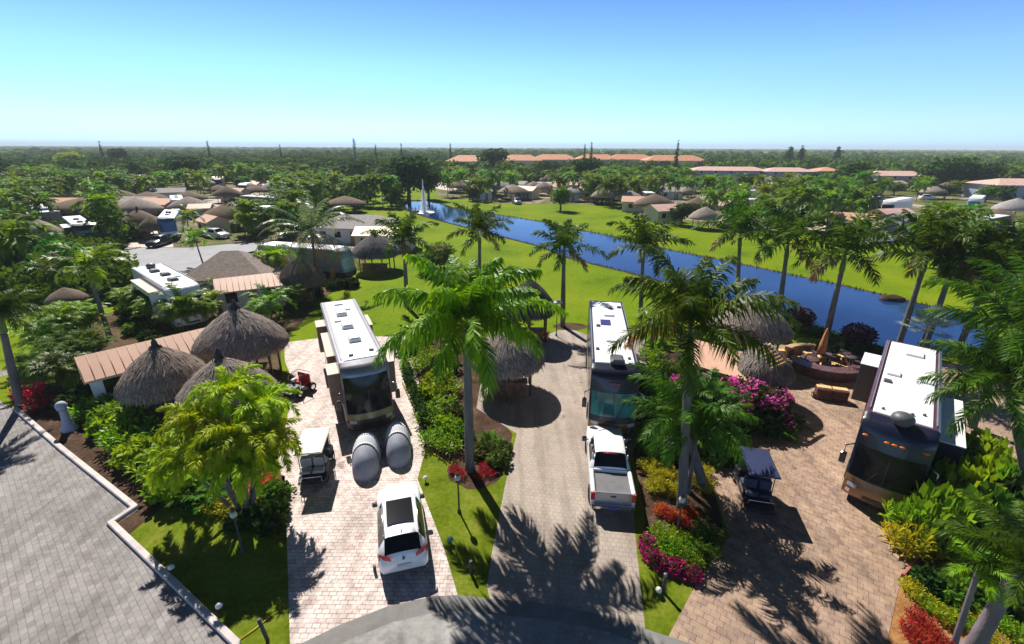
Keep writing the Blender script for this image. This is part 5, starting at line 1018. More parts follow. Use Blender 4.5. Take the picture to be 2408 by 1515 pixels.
# ------------------------------------------------------------------ shrubs of the near beds
def veg(x, y, s, me, label, cat='bush', name='bush', sz=1.0, group=None):
    zc_ = .6 * s * sz; p = G(x, y, zc_); return plant(me, Vector((p.x, p.y, 0)), (s, s, s * sz), label, cat, name, group)
HG = 'leafy shrubs forming the hedge beside the kerb'
hp = [(215, 950), (252, 985), (292, 1018), (330, 1050), (368, 1085), (405, 1118), (268, 945), (320, 985), (365, 1015), (400, 1055), (300, 930), (345, 960)]
for k, (x, y) in enumerate(hp): veg(x, y, 1.4, (RO['light'], B_['light'][0], RO['bright'], B_['light'][1])[k % 4], 'light green leafy shrub in the hedge behind the long kerb', 'shrub', 'hedge_shrub', .95, HG)
FG2 = 'ferny plants in front of the hedge'
for x, y in ((405, 1125), (440, 1145), (470, 1120), (385, 1095), (495, 1150)): veg(x, y, 1.15, FE['mid'], 'arching green fern at the end of the hedge under the yellow green palm', 'fern', 'fern', 1, FG2)
DG = 'dark round bushes beside the pink drive'
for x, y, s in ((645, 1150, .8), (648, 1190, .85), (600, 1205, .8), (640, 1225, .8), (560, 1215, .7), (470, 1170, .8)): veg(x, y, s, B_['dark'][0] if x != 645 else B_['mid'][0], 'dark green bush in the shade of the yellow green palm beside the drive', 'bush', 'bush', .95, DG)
YG = 'yellow green crotons under the clump palm'
for x, y in ((522, 1172), (545, 1192), (500, 1185), (575, 1178)): veg(x, y, .65, RO['croton'], 'yellow leaved croton under the yellow green palm', 'shrub', 'croton_shrub', 1, YG)
veg(612, 1128, .8, RO['orange'], 'orange leaved croton beside the pink paved drive', 'shrub', 'croton_shrub', 1); veg(632, 1152, .5, RO['orange'], 'small orange croton below the larger one at the drive edge', 'shrub', 'croton_shrub')
veg(62, 915, 1.0, RO['crimson'], 'crimson leaved plant at the left edge below the palm', 'shrub', 'cordyline'); veg(90, 942, .9, RO['red'], 'dull red leaved plant next to the crimson one', 'shrub', 'cordyline')
LG = 'tall feathery shrubs at the left beside the cottage'
for x, y, s, k in ((125, 830, 1.5, 'bright'), (160, 790, 1.7, 'light'), (195, 850, 1.5, 'mid'), (120, 880, 1.3, 'mid'), (205, 780, 1.4, 'bright'), (165, 900, 1.3, 'dark')): veg(x, y, s * .75, AR[k], 'tall feathery green clump left of the ribbed salmon roof', 'shrub', 'feather_clump', 1, LG)
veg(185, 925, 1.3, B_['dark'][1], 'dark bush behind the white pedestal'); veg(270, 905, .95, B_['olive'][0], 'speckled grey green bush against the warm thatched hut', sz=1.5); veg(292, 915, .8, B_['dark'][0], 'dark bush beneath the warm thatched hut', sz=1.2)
HS = 'clipped shrubs in the diagonal hedge left of centre'
for k, (x, y) in enumerate(((268, 700), (288, 720), (305, 742), (325, 765), (345, 785), (250, 680), (362, 800), (300, 712), (325, 735))): veg(x, y, 1.1, B_['mid' if k % 2 else 'dark'][k % 2], 'dark green shrub in the diagonal hedge beside the sunny strip', 'shrub', 'hedge_shrub', .9, HS)
for k, (x, y, s, c) in enumerate(((350, 700, 1.2, 'bright'), (380, 715, 1.1, 'light'), (460, 745, 1.1, 'mid'), (395, 745, 1.0, 'bright'), (470, 700, .9, 'light'), (690, 715, 1.1, 'mid'), (660, 735, 1.0, 'bright'), (620, 740, 1.0, 'light'), (560, 690, .8, 'bright'))): veg(x, y, s * .8, AR[c] if k % 2 else FE[c if c in FE else 'mid'], 'leafy green palm like clump among the small palms behind the grey huts', 'shrub', 'leafy_clump', 1, 'green clumps behind the grey huts')
for k, (x, y) in enumerate(((805, 655), (785, 662), (825, 662), (760, 650), (740, 680), (800, 625))): veg(x, y, 1.3, B_['dark'][k % 2], 'dark clipped bush at the corner of the fairway below the coconut palm', 'bush', 'bush', .9, 'dark bushes at the fairway corner')
for k, (x, y) in enumerate(((300, 668), (325, 678), (350, 690), (378, 698), (408, 702), (436, 700), (462, 692), (482, 682))):
    p = foot(x, y, 2.6 if k % 2 else 2.9); plant(AR['bright' if k % 2 else 'light'], p, (.9, .9, 1.0), 'feathery green clump in front of the white motorhome with dark roof domes', 'shrub', 'feather_clump', 'green clumps in front of the white motorhome')
veg(850, 622, .9, RO['croton'], 'pale yellow shrub before the slate thatched hut', 'shrub', 'croton_shrub')
# beds between the first motorhome and the middle hut
MGp = 'light green shrubs in the bed between the first two motorhome sites'
for k, (x, y, s, me) in enumerate(((985, 800, 1.1, B_['mid'][0]), (1010, 830, 1.1, RO['bright']), (1045, 850, 1.2, B_['dark'][1]), (985, 850, 1.1, RO['light']), (1020, 885, 1.2, B_['light'][0]), (1055, 905, 1.1, RO['bright']), (1000, 920, 1.1, B_['light'][1]), (1035, 945, 1.1, RO['light']), (1065, 960, .9, B_['olive'][0]), (1010, 975, 1.0, RO['bright']), (1060, 1000, .95, B_['light'][0]), (1020, 1020, .95, RO['light']), (1055, 1040, .85, RO['bright']), (1085, 1015, .8, B_['mid'][0]), (960, 815, 1, B_['mid'][1]), (1075, 800, 1.1, FE['bright']))):
    veg(x, y, s, me, 'light green leafy shrub in the bed right of the silver motorhome', 'shrub', 'shrub', 1, MGp)
for x, y, s in ((1150, 1030, .95), (1165, 1065, .85), (1135, 1055, .8), (1180, 1045, .8)): veg(x, y, s, B_['olive'][1] if s < .9 else FE['mid'], 'dark ferny bush at the corner of the beige drive', 'bush', 'bush', 1, 'ferny bushes right of the central palm trunk')
for k, (x, y) in enumerate(((1068, 1100), (1082, 1112), (1138, 1098), (1150, 1108), (1125, 1118))): veg(x, y, .36, RO['red'], 'low red leaved plant round the foot of the big central palm', 'shrub', 'red_plant', 1, 'red plants round the central palm')
veg(1275, 785, .8, RO['orange'], 'orange tinted palm shoots above the middle thatched hut', 'shrub', 'orange_shrub'); 
# right of the navy motorhome
RB = 'leafy shrubs in the bed between the truck and the golf cart'
for k, (x, y, s, me) in enumerate(((1560, 850, 1.3, RO['light']), (1535, 900, 1.1, B_['light'][0]), (1570, 930, 1.2, RO['bright']), (1540, 965, 1.1, B_['mid'][0]), (1535, 1010, 1.0, B_['light'][1]), (1570, 1000, 1.2, FE['bright']), (1560, 1045, 1.1, B_['mid'][1]), (1515, 1040, .7, B_['light'][0]), (1650, 880, 1.4, B_['mid'][0]), (1665, 940, 1.5, B_['dark'][0]), (1660, 1010, 1.5, B_['dark'][1]), (1620, 1020, 1.4, FE['mid']), (1720, 1000, 1.4, B_['dark'][0]), (1700, 1050, 1.2, B_['dark'][1]), (1640, 980, 1.3, AR['mid']), (1545, 790, 1.3, FE['light']), (1530, 830, 1.1, RO['bright']))):
    veg(x, y, s * (1 if me is not AR['mid'] else .8), me, 'leafy green shrub in the deep bed right of the navy motorhome', 'shrub', 'shrub', 1, RB)
for k, (x, y) in enumerate(((1520, 1090), (1548, 1085), (1545, 1115), (1572, 1110), (1560, 1140), (1595, 1120), (1640, 1125), (1655, 1105), (1540, 1140), (1585, 1150), (1660, 1140))): veg(x, y, .55, RO['croton'], 'yellow leaved croton in the bed right of the white pickup truck', 'shrub', 'croton_shrub', 1.1, 'yellow crotons right of the pickup truck')
for k, (x, y) in enumerate(((1555, 1195), (1575, 1205), (1620, 1200), (1605, 1225), (1590, 1212))): veg(x, y, .42, RO['red' if k % 2 else 'orange'], 'red and orange leaved plant at the foot of the tall dark palm', 'shrub', 'red_plant', 1, 'red plants round the tall dark palm')
for k, (x, y) in enumerate(((1560, 1250), (1590, 1265), (1570, 1285), (1605, 1290), (1625, 1310), (1640, 1270), (1660, 1240), (1640, 1305), (1665, 1285))): veg(x, y, .6, RO['mid'] if k > 4 else RO['bright'], 'bright green leafy plant behind the magenta flower bed', 'shrub', 'leafy_plant', 1, 'green plants behind the magenta bed')
def flower_bed():
    pts = [(1523, 1275), (1530, 1300), (1548, 1320), (1572, 1328), (1598, 1335), (1622, 1345), (1638, 1352)]; mb = MB(); rnd = random.Random(9); c0 = G(1575, 1320); lobes = []
    for i in range(len(pts) - 1):
        a, b = G(*pts[i], .2) - c0, G(*pts[i + 1], .2) - c0
        for t in (0, .5): q = a.lerp(b, t); lobes.append((q.x, q.y, .15, .34, .8))
    core(mb, lobes, .8, 1); cloud(mb, lobes, 2600, .09, 4, aspect=.6, up=.6, inner=.85, m=0, m2=1, p2=.25); o = mb.build('flower_bed', [L_pinkbed, L_dark], fix=False); o.location = c0; tag(o, 'curved band of magenta bedding flowers at the edge of the right lawn', 'flower bed')
flower_bed()
def bougain():
    c0 = foot(1765, 935, 1.6); c0 = G(1748, 950, 1.0); c0.z = 0; t = thing('bougainvillea', 'bougainvillea bush covered in magenta flowers beside the thatched hut', 'flowering bush', (c0.x, c0.y, 0)); lobes = [(-3.0, 1.0, 1.6, .9, .7), (-2.2, .6, 1.6, 1.0, .7), (-1.2, .3, 1.6, 1.1, .75), (0, .0, 1.5, 1.2, .8), (1.0, -.3, 1.3, 1.0, .8), (1.9, .1, 1.2, .8, .8), (.3, -1.1, .8, 1.0, .7), (-.9, -.8, .9, 1.0, .7), (1.4, -1.0, .7, .8, .7)]
    m = MB(); core(m, lobes, .75, 0); cloud(m, lobes, 3600, .2, 2, inner=.75); m.build('foliage', [L_dark], t, fix=False)
    m = MB(); rnd = random.Random(6)
    for i in range(110):
        cx, cy, cz, r, fz = rnd.choice(lobes[:6] + lobes[:6] + lobes[6:]); d = rvec(rnd); d.z = abs(d.z) * .9 + .1; d.normalize(); p = (cx + d.x * r, cy + d.y * r, cz + d.z * r * fz); cloud(m, [(*p, rnd.uniform(.15, .42), .8)], rnd.randint(14, 50), .11, i, aspect=.75, inner=.2)
    m.build('flowers', [L_magenta], t, fix=False)
bougain()
for k, (x, y, s) in enumerate(((1870, 985, .9), (1850, 1010, .8), (1820, 1000, 1.0))): veg(x, y, s, FE['mid'], 'arching green plant spilling over the paving right of the bougainvillea', 'shrub', 'fern', 1, 'arching plants right of the bougainvillea')
for k, (x, y, lab) in enumerate(((1881, 745, 'clipped dark purple ball tree at the water, the left one'), (2020, 786, 'clipped dark purple ball tree at the water, the right one nearer the black motorhome'))):
    h = 2.6; p = foot(x, y, h - .5); t = thing('ball_topiary', lab, 'topiary tree', (p.x, p.y, 0)); m = MB(); m.tube([(0, 0, 0), (0, 0, h - .8)], .06, 6); m.build('trunk', M_bark2, t); m = MB(); core(m, [(0, 0, h - .55, 1.0, .7)], .9); cloud(m, [(0, 0, h - .55, 1.05, .68)], 1100, .16, 5 + k, inner=.85); m.build('crown', [L_purple], t, fix=False)
def hedge(name, pts, w, h, leaf, label, n=900, size=.14, group=None, seed=1):
    mb = MB(); c0 = pts[0]; lobes = []
    for i in range(len(pts) - 1):
        a, b = pts[i] - c0, pts[i + 1] - c0; k = max(1, int((b - a).length / (w * .5)))
        for j in range(k): q = a.lerp(b, j / k); lobes.append((q.x, q.y, h * .5, w * .62, h / w * .85))
    core(mb, lobes, .85, 0, seed); cloud(mb, lobes, n, size, seed, inner=.88); o = mb.build(name, [leaf], fix=False); o.location = (c0.x, c0.y, 0); return tag(o, label, 'hedge', group)
hedge('hedge', P((1850, 765), (1900, 785), (1960, 805), (2040, 822)), .9, .8, L_mid, 'low green hedge along the water side of the round patio', n=2600)
hedge('hedge', P((1822, 800), (1860, 806)), .8, .6, L_yellow, 'bright yellow green hedge left of the closed parasol', n=900); hedge('hedge', P((1885, 812), (1935, 820)), .7, .55, L_yellow, 'bright yellow green hedge touching the closed parasol', n=900)
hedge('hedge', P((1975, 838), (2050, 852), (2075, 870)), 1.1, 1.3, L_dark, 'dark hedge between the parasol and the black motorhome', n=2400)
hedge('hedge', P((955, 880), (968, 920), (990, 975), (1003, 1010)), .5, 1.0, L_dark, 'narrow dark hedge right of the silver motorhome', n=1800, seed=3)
# lower right planting
YB = 'yellow green shrubs at the lower right'
for k, (x, y, s, me) in enumerate(((2235, 1120, 1.15, B_['light'][0]), (2185, 1190, 1.0, RO['light']), (2240, 1200, 1.25, B_['light'][1]), (2290, 1160, 1.2, B_['yellow'][0]), (2330, 1110, 1.1, B_['light'][0]), (2210, 1240, .9, RO['light']), (2280, 1240, 1.2, B_['mid'][1]), (2340, 1200, 1.2, B_['mid'][0]), (2280, 1090, 1.1, RO['light']), (2370, 1150, 1.2, B_['dark'][0]), (2320, 1050, 1.1, B_['light'][1]), (2260, 1140, 1.0, RO['light']), (2160, 1215, .7, RO['croton']))):
    p = G(x, y, 1.9 if y < 1230 else .6); o = plant(me, Vector((p.x, p.y, 0)), (s * 1.15, s * 1.15, s * (2.4 if y < 1230 else 1)), 'big yellow green leafy shrub hiding the corner of the black motorhome', 'shrub', 'tall_shrub', YB)
for k, (x, yt, h, me) in enumerate(((2165, 1165, 2.0, RO['light']), (2200, 1120, 2.5, B_['light'][0]), (2235, 1085, 2.9, RO['light']), (2275, 1055, 3.1, B_['light'][1]), (2320, 1045, 3.2, B_['yellow'][0]), (2365, 1055, 3.1, B_['mid'][0]), (2405, 1040, 3.2, B_['light'][0]), (2215, 1150, 2.3, B_['yellow'][1]), (2260, 1125, 2.6, RO['light']), (2310, 1120, 2.6, B_['light'][0]), (2360, 1130, 2.6, B_['light'][1]), (2170, 1230, 1.5, RO['croton']), (2240, 1185, 2.1, B_['light'][0]), (2400, 1130, 2.6, B_['mid'][1]))):
    p = foot(x, yt, h); plant(me, p, (1.15, 1.15, h / 1.25), 'big yellow green leafy shrub hiding the corner of the black motorhome', 'shrub', 'tall_shrub', YB)
for k, (x, y, s, me, lab) in enumerate(((2285, 1335, 1.0, FE['bright'], 'spreading green fern palm above the slender grey stem'), (2200, 1360, .8, B_['dark'][0], 'dark bush above the brick edging'), (2250, 1385, .8, B_['mid'][0], 'green bush left of the slender grey stem'), (2340, 1300, 1.0, B_['dark'][1], 'dark bush at the right edge above the thick trunk'), (2370, 1400, 1.0, B_['dark'][0], 'dark bush behind the thick grey trunk'))): veg(x, y, s, me, lab)
for k, (x, y) in enumerate(((2160, 1395), (2195, 1420), (2220, 1440), (2250, 1450), (2290, 1440), (2385, 1480), (2330, 1500), (2360, 1455), (2145, 1375))): veg(x, y, .48, RO['light' if k % 2 else 'croton'], 'small yellow green leafy plant on the wood chips at the lower right', 'shrub', 'leafy_plant', 1, 'small plants on the wood chips')
for k, (x, y) in enumerate(((2155, 1445), (2140, 1475), (2170, 1480), (2160, 1505), (2195, 1500), (2220, 1510), (2185, 1465))): veg(x, y, .36, RO['red'], 'deep red leaved plant on the wood chips at the lower right corner', 'shrub', 'red_plant', 1, 'red plants on the wood chips')

# ------------------------------------------------------------------ fountain
fp = G(998, 500); H = height_at(fp, 424)
fo = thing('fountain', 'tall white fountain jet in the canal left of centre', 'fountain', (fp.x, fp.y, .03))
M_spray, nt, out = _new('spray'); d_ = N(nt, 'ShaderNodeBsdfDiffuse'); d_.inputs[0].default_value = (.9, .93, .97, 1); tp = N(nt, 'ShaderNodeBsdfTransparent'); tl = N(nt, 'ShaderNodeBsdfTranslucent'); tl.inputs[0].default_value = (.9, .93, .97, 1); mx = N(nt, 'ShaderNodeMixShader'); mx.inputs[0].default_value = .5; mx2 = N(nt, 'ShaderNodeMixShader'); mx2.inputs[0].default_value = .8
nt.links.new(d_.outputs[0], mx.inputs[1]); nt.links.new(tl.outputs[0], mx.inputs[2]); nt.links.new(tp.outputs[0], mx2.inputs[1]); nt.links.new(mx.outputs[0], mx2.inputs[2]); nt.links.new(mx2.outputs[0], out.inputs['Surface'])
m = MB(); rnd = random.Random(2)
for i in range(5200):                                     # falling drops: a dense core thinning into mist
    u = rnd.random() ** 1.35; z = H * (1 - u) if rnd.random() < .8 else H * .35 * rnd.random(); w_ = .06 + 1.25 * (1 - z / H) ** 1.5; rr_ = abs(rnd.gauss(0, .5)) * w_; a = rnd.uniform(0, 6.283); s = rnd.uniform(.025, .06) * (1.5 if rnd.random() < .2 else 1); x_, y_ = rr_ * math.cos(a), rr_ * math.sin(a)
    m.add([(x_ - s, y_, z), (x_ + s * .5, y_ - s * .8, z), (x_ + s * .5, y_ + s * .8, z), (x_, y_, z + s * 2.6), (x_, y_, z - s * 1.4)], [(0, 1, 3), (1, 2, 3), (2, 0, 3), (1, 0, 4), (2, 1, 4), (0, 2, 4)])
m.build('water_jet', M_spray, fo, fix=False)
m = MB(); m.lathe([(2.6, .0), (2.2, .03), (.4, .06)], 28, wob=.08, seed=3); m.build('foam', plain('foam', (.8, .84, .88), .6), fo)
m = MB(); a = G(958, 486); m.tube([Vector((-3.6, 2, .25)), Vector((3.4, 1.5, .25))], .1, 5); m.build('float_ring', P_ac, fo)
# small shore things
def rock(x, y, s, lab, zs=.4):
    p = G(x, y); m = MB(); m.sphere((0, 0, 0), (s, s * .6, s * zs), 0, 12, 8); rnd = random.Random(int(x)); m.v = [(a * rnd.uniform(.9, 1.1), b * rnd.uniform(.9, 1.1), c * rnd.uniform(.9, 1.1)) for a, b, c in m.v]; o = m.build('shore_mound', M_mulch); o.location = (p.x, p.y, .05); tag(o, lab, 'mound')
rock(2098, 706, 1.3, 'brown mound at the far waterline behind the bent palm'); rock(2253, 745, .6, 'small brown rock at the far waterline near the canal end', .8)

# ------------------------------------------------------------------ far buildings
FB = 'long orange roofed blocks beyond the trees'
def zd(x, ytop, h): return foot(x, ytop, h)
for k, (x0, x1, y, lab) in enumerate(((1062, 1135, 366, 'short orange roofed block at the left end of the far row'), (1186, 1262, 365, 'orange roofed block just right of the dark round tree'), (1262, 1345, 364, 'orange roofed block in the middle of the far row'), (1365, 1440, 364, 'orange roofed block behind the pair of dark cypress tips'), (1440, 1525, 364, 'orange roofed block left of the tall dark spire tree'), (1530, 1640, 366, 'orange roofed block behind and right of the tall dark spire tree'))):
    p = zd((x0 + x1) / 2, y - 1, 9.6); w = (G(x1, y, 9.6) - G(x0, y, 9.6)).length + 8; house(p, 0, w, 20, 5.8, 3.8, lab, R_orange, W_cream, hip=True, name='apartment_block', cat='building', group=FB, ribs=False, cnt=6)
FL = 'pink roofed two storey flats at the right'
for k, (x0, x1, y, lab) in enumerate(((1632, 1790, 392, 'pink roofed flats left of the others, beyond the slender spire tree'), (1800, 1900, 394, 'pink roofed flats with dark windows in the middle of the right row'), (1918, 1965, 393, 'short red pink roofed flats between the dark trees'), (2040, 2165, 402, 'pink roofed flats above the canal palms at the right'), (2325, 2480, 420, 'pink roofed flats cut by the right edge'))):
    p = zd((x0 + x1) / 2, y, 6.3); w = (G(x1, y, 6.3) - G(x0, y, 6.3)).length; house(p, R_(-4), w, 12, 4.8, 1.5, lab, R_pink if k != 2 else plain('red_pink_roof', (.6, .3, .2), .8), plain('pale_blue_wall', (.32, .36, .46), .8, var=.08), hip=True, name='flats', cat='building', group=FL, ribs=False, cnt=max(3, int(w / 6)), stor=2, over=.8)
# small roofs among the far palms
M_tfar = thatchm('rosy_thatch', (0.15, 0.11, 0.1), (0.45, 0.34, 0.3))
HB = 'brown thatched huts among the far palms'
hl = [(1065, 438), (1100, 430), (1180, 440), (1218, 452), (1255, 440), (1290, 424), (1330, 430), (1395, 418), (1420, 455), (1455, 452), (1482, 462), (1588, 438), (1615, 452), (1640, 478), (1690, 460), (1720, 500), (1660, 500), (1815, 462), (1870, 466), (1845, 476), (1905, 478), (2050, 450), (2230, 500), (2350, 505), (770, 418), (690, 440), (640, 432), (600, 440), (455, 418), (430, 398), (480, 425), (280, 452), (340, 415), (1150, 425), (1350, 452), (1540, 470), (100, 450), (40, 470), (2395, 480), (1780, 445), (1950, 440)]
for k, (x, y) in enumerate(hl):
    pz = 4.0 + (k % 3) * .3; y -= 14 if x > 1030 else 6; p = foot(x, y, pz); tiki(p, 2.6 + (k % 4) * .35, 2.1, pz, 'brown thatched hut among the palms beyond the %s' % ('canal' if x > 1000 else 'pale grey road'), seed=k, sx=1 + .2 * (k % 3), thatch=(M_thatch, M_thatch2, R_shing2, M_thatch2)[k % 4], fine=False, posts=4, cap=False, bar=False, group=HB if x > 1000 else 'brown thatched huts among the left palms')
rnd = random.Random(41); spots = []
for k in range(70):
    for _ in range(40):
        x, y = (rnd.uniform(1045, 2400), rnd.uniform(408, 468)) if k < 46 else (rnd.uniform(20, 860), rnd.uniform(408, 520))
        p = G(x, y)
        if all((p - q).length > 7.5 for q in spots) and not (1640 < x and y < 432) and not (850 < x < 1000): break
    spots.append(p); hl.append(None)
    if k % 3 == 2: house(p, R_(rnd.uniform(-40, 40)), rnd.uniform(5, 9), 5, 2.5, 1.0, 'low pale house among the roofs and palms %s' % ('beyond the canal' if x > 1000 else 'left of the fountain'), (R_salmon, R_shing2, R_pink, R_shing)[k % 4], (W_cream, W_wall)[k % 2], name='cottage', ribs=False, cnt=2, group='low houses among the palms beyond the canal' if x > 1000 else 'low houses among the palms left of the fountain')
    else: tiki(p, rnd.uniform(2.8, 4.2), 2.0, rnd.uniform(3.7, 4.6), 'brown thatched hut among the palms beyond the %s' % ('canal' if x > 1000 else 'pale grey road'), seed=k, sx=rnd.uniform(1, 1.5), thatch=(M_thatch, M_thatch2, M_tfar)[k % 3], fine=False, posts=4, cap=False, bar=False, group=HB if x > 1000 else 'brown thatched huts among the left palms')
CG = 'small cottages among the far palms'
cl_ = [(1240, 438, 0), (1330, 443, 1), (1505, 462, 0), (1560, 480, 2), (1575, 440, 1), (1700, 470, 2), (1130, 440, 1), (610, 425, 0), (395, 442, 1), (150, 465, 0), (50, 462, 2), (745, 440, 1), (550, 442, 2), (2000, 500, 0), (2150, 500, 1), (1395, 440, 2), (500, 415, 0), (330, 462, 1), (700, 455, 0), (2100, 490, 2), (1980, 440, 0), (300, 430, 2)]
for k, (x, y, c) in enumerate(cl_):
    p = foot(x, y, 3.6); house(p, R_(k * 37 % 60 - 30), 6 + k % 3, 5, 2.6, 1.0, 'small pale walled cottage showing between the far palms %s' % ('beyond the canal' if x > 1000 else 'left of the fountain'), (R_salmon, R_shing2, R_pink)[c], (W_cream, W_wall, W_cream)[c], name='cottage', ribs=False, cnt=2, group=CG if x > 1000 else 'small cottages left of the fountain')
CA = 'cars parked among the far sites'
for k, (x, y, rz, mt, lab) in enumerate(((376, 578, .1, P_black, 'black car parked on the pink drive below the blue fronted motorhome'), (513, 560, 1.2, P_white, 'white car parked in front of the cream cottage'), (655, 530, 1.4, P_blue, 'blue car half hidden left of the coconut palm'), (302, 548, 1.3, P_black, 'black car parked left of the pink drive'), (325, 552, 1.5, P_grey, 'grey car parked behind the black one left of the pink drive'), (2265, 575, 1.5, P_navy, 'dark blue car beside the right hand road'), (2350, 608, 1.4, P_maroon, 'purple red car at the right edge beyond the canal'), (2320, 555, 1.5, P_black, 'black car behind the teal windscreened motorhome'), (1215, 480, .3, P_silver, 'small silver cart on the far fairway edge'), (1640, 496, 1.2, P_white, 'white car by the hut at the far fairway edge'), (620, 418, .4, P_white, 'white car far off in the trees, upper left'), (600, 530, 1.3, P_silver, 'silver car behind the white one near the cream cottage'))):
    suv(G(x, y), rz, lab, paint=mt, detail=False, roofglass=False, group=CA)

FR = 'motorhomes scattered among the far palms'; rnd = random.Random(31)
for k, (x, y, a) in enumerate(((60, 440, 20), (150, 430, 60), (215, 445, -20), (330, 432, 40), (500, 440, 70), (580, 455, 10), (660, 430, 80), (720, 470, 60), (20, 500, 30), (70, 545, -40), (260, 520, 50), (690, 500, 80), (560, 425, 30), (1110, 448, 80), (1200, 436, 20), (1290, 452, 85), (1390, 436, 60), (1540, 440, 80), (1600, 455, 80), (1700, 455, 70), (1760, 475, 85), (1840, 455, 60), (1900, 450, 80), (2030, 440, 20), (2200, 450, 75), (2350, 470, 60), (1800, 500, 80), (2380, 440, 80), (1480, 432, 30))):
    p = G(x, y); motorhome(p, R_(a + rnd.uniform(-15, 15)), 'pale roofed motorhome parked among the far palms %s' % ('left of the fountain' if x < 950 else 'beyond the canal'), L=rnd.uniform(8, 12), h=3.3, body=(P_white, P_silver, P_navy, P_white, P_grey)[k % 5], roof=P_roofw, detail=False, inset=.95, acs=((3, 0, P_ac),), edge=P_white, group=FR if x > 950 else 'motorhomes scattered among the left palms')
for k, (x, y, a) in enumerate(((130, 585, 80), (420, 500, 30), (560, 480, 70), (730, 450, 20), (1130, 456, 60), (1520, 470, 80), (1750, 505, 60), (1870, 490, 80), (2060, 500, 20), (2180, 470, 80), (80, 470, 60), (350, 450, 20))):
    suv(G(x, y), R_(a), 'car parked among the far palms %s' % ('left of the fountain' if x < 950 else 'beyond the canal'), paint=(P_white, P_silver, P_black, P_white, P_blue, P_maroon)[k % 6], detail=False, roofglass=False, group='cars among the far palms beyond the canal' if x > 950 else 'cars among the far palms left of the fountain')
# ------------------------------------------------------------------ far trees, each one on its own
def inpoly(x, y, poly):
    c = False; n = len(poly)
    for i in range(n):
        x0, y0 = poly[i]; x1, y1 = poly[i - 1]
        if (y0 > y) != (y1 > y) and x < (x1 - x0) * (y - y0) / (y1 - y0) + x0: c = not c
    return c
CLEAR = [[(1012, 470), (1100, 472), (1200, 482), (1380, 482), (1560, 500), (1640, 532), (1720, 540), (1790, 590), (2000, 640), (2200, 700), (2340, 740), (2420, 830), (2060, 860), (1800, 800), (1300, 800), (900, 800), (760, 700), (830, 645), (925, 630), (940, 560), (930, 520), (955, 500), (940, 480)],
         [(850, 430), (935, 430), (930, 462), (860, 458)], [(255, 612), (300, 535), (430, 530), (620, 560), (640, 600), (480, 660), (300, 680)], [(2040, 480), (2290, 470), (2420, 520), (2420, 580), (1990, 590)], [(210, 680), (330, 680), (340, 800), (190, 800)], [(120, 500), (240, 500), (240, 590), (120, 590)], [(300, 620), (480, 620), (480, 690), (300, 690)], [(480, 580), (830, 560), (830, 680), (480, 680)]]
PROT = [(1050, 398, 1650, 385), (1632, 418, 1790, 418), (1800, 420, 1900, 420), (1915, 418, 1965, 418), (2040, 428, 2165, 428), (2325, 445, 2420, 445), (300, 475, 430, 560), (135, 500, 235, 560), (595, 560, 830, 600), (300, 620, 470, 680), (465, 590, 620, 700), (960, 420, 1040, 512), (780, 495, 900, 545), (840, 500, 940, 600), (470, 505, 560, 560), (380, 455, 450, 485), (2275, 455, 2325, 485), (2270, 505, 2420, 560), (500, 455, 650, 485), (1240, 440, 1290, 478), (280, 490, 360, 540)]
occ = []
BUILT = [(Vector((o.location.x, o.location.y, 0)), 3.0 if 'hut' in o.name else (4.5 if 'motorhome' in o.name else 3.5)) for o in list(C.objects) if o.parent is None and o.get('category') in ('tiki hut', 'cottage', 'house', 'motorhome', 'car')]
def clear_ok(x, y, ytop, wpx):
    for q in CLEAR:
        if inpoly(x, y, q): return False
    for (a, b, c, d) in PROT:
        if x + wpx * .6 > a and x - wpx * .6 < c and ytop < d - 8 and y > b: return False
    return True
FT = [tree_mesh(400 + i, l, n=330, size=.14, k=6, low=.33, rr=(.24, .38)) for i, l in enumerate((L_far, L_far, L_mid, L_dark, L_olive))]
def merge_far(i):
    cr, tr = FT[i]; me = cr.copy(); return me
def fartree(p, h, r, kind, label, group, name='tree', cat='tree'):
    t = thing(name, label, cat, (p.x, p.y, 0), rnd.uniform(0, 6.28), group); s = (r * 2, r * 2, h); cr, tr = FT[kind]; link('trunk', tr, t, scale=s); link('crown', cr, t, scale=s); return t
rnd = random.Random(77); nT = nP = 0
def region(x, y):
    a = 'left of the fountain' if x < 950 else ('beyond the canal' if x < 1650 else 'at the right beyond the canal')
    return a
def farpalm(p, h, k, label, group): return palm(p, h, FARP[k], label, name='palm', trunk=T_THIN, shaft=False, cs=rnd.uniform(1.1, 1.6), rz=rnd.uniform(0, 6), group=group)
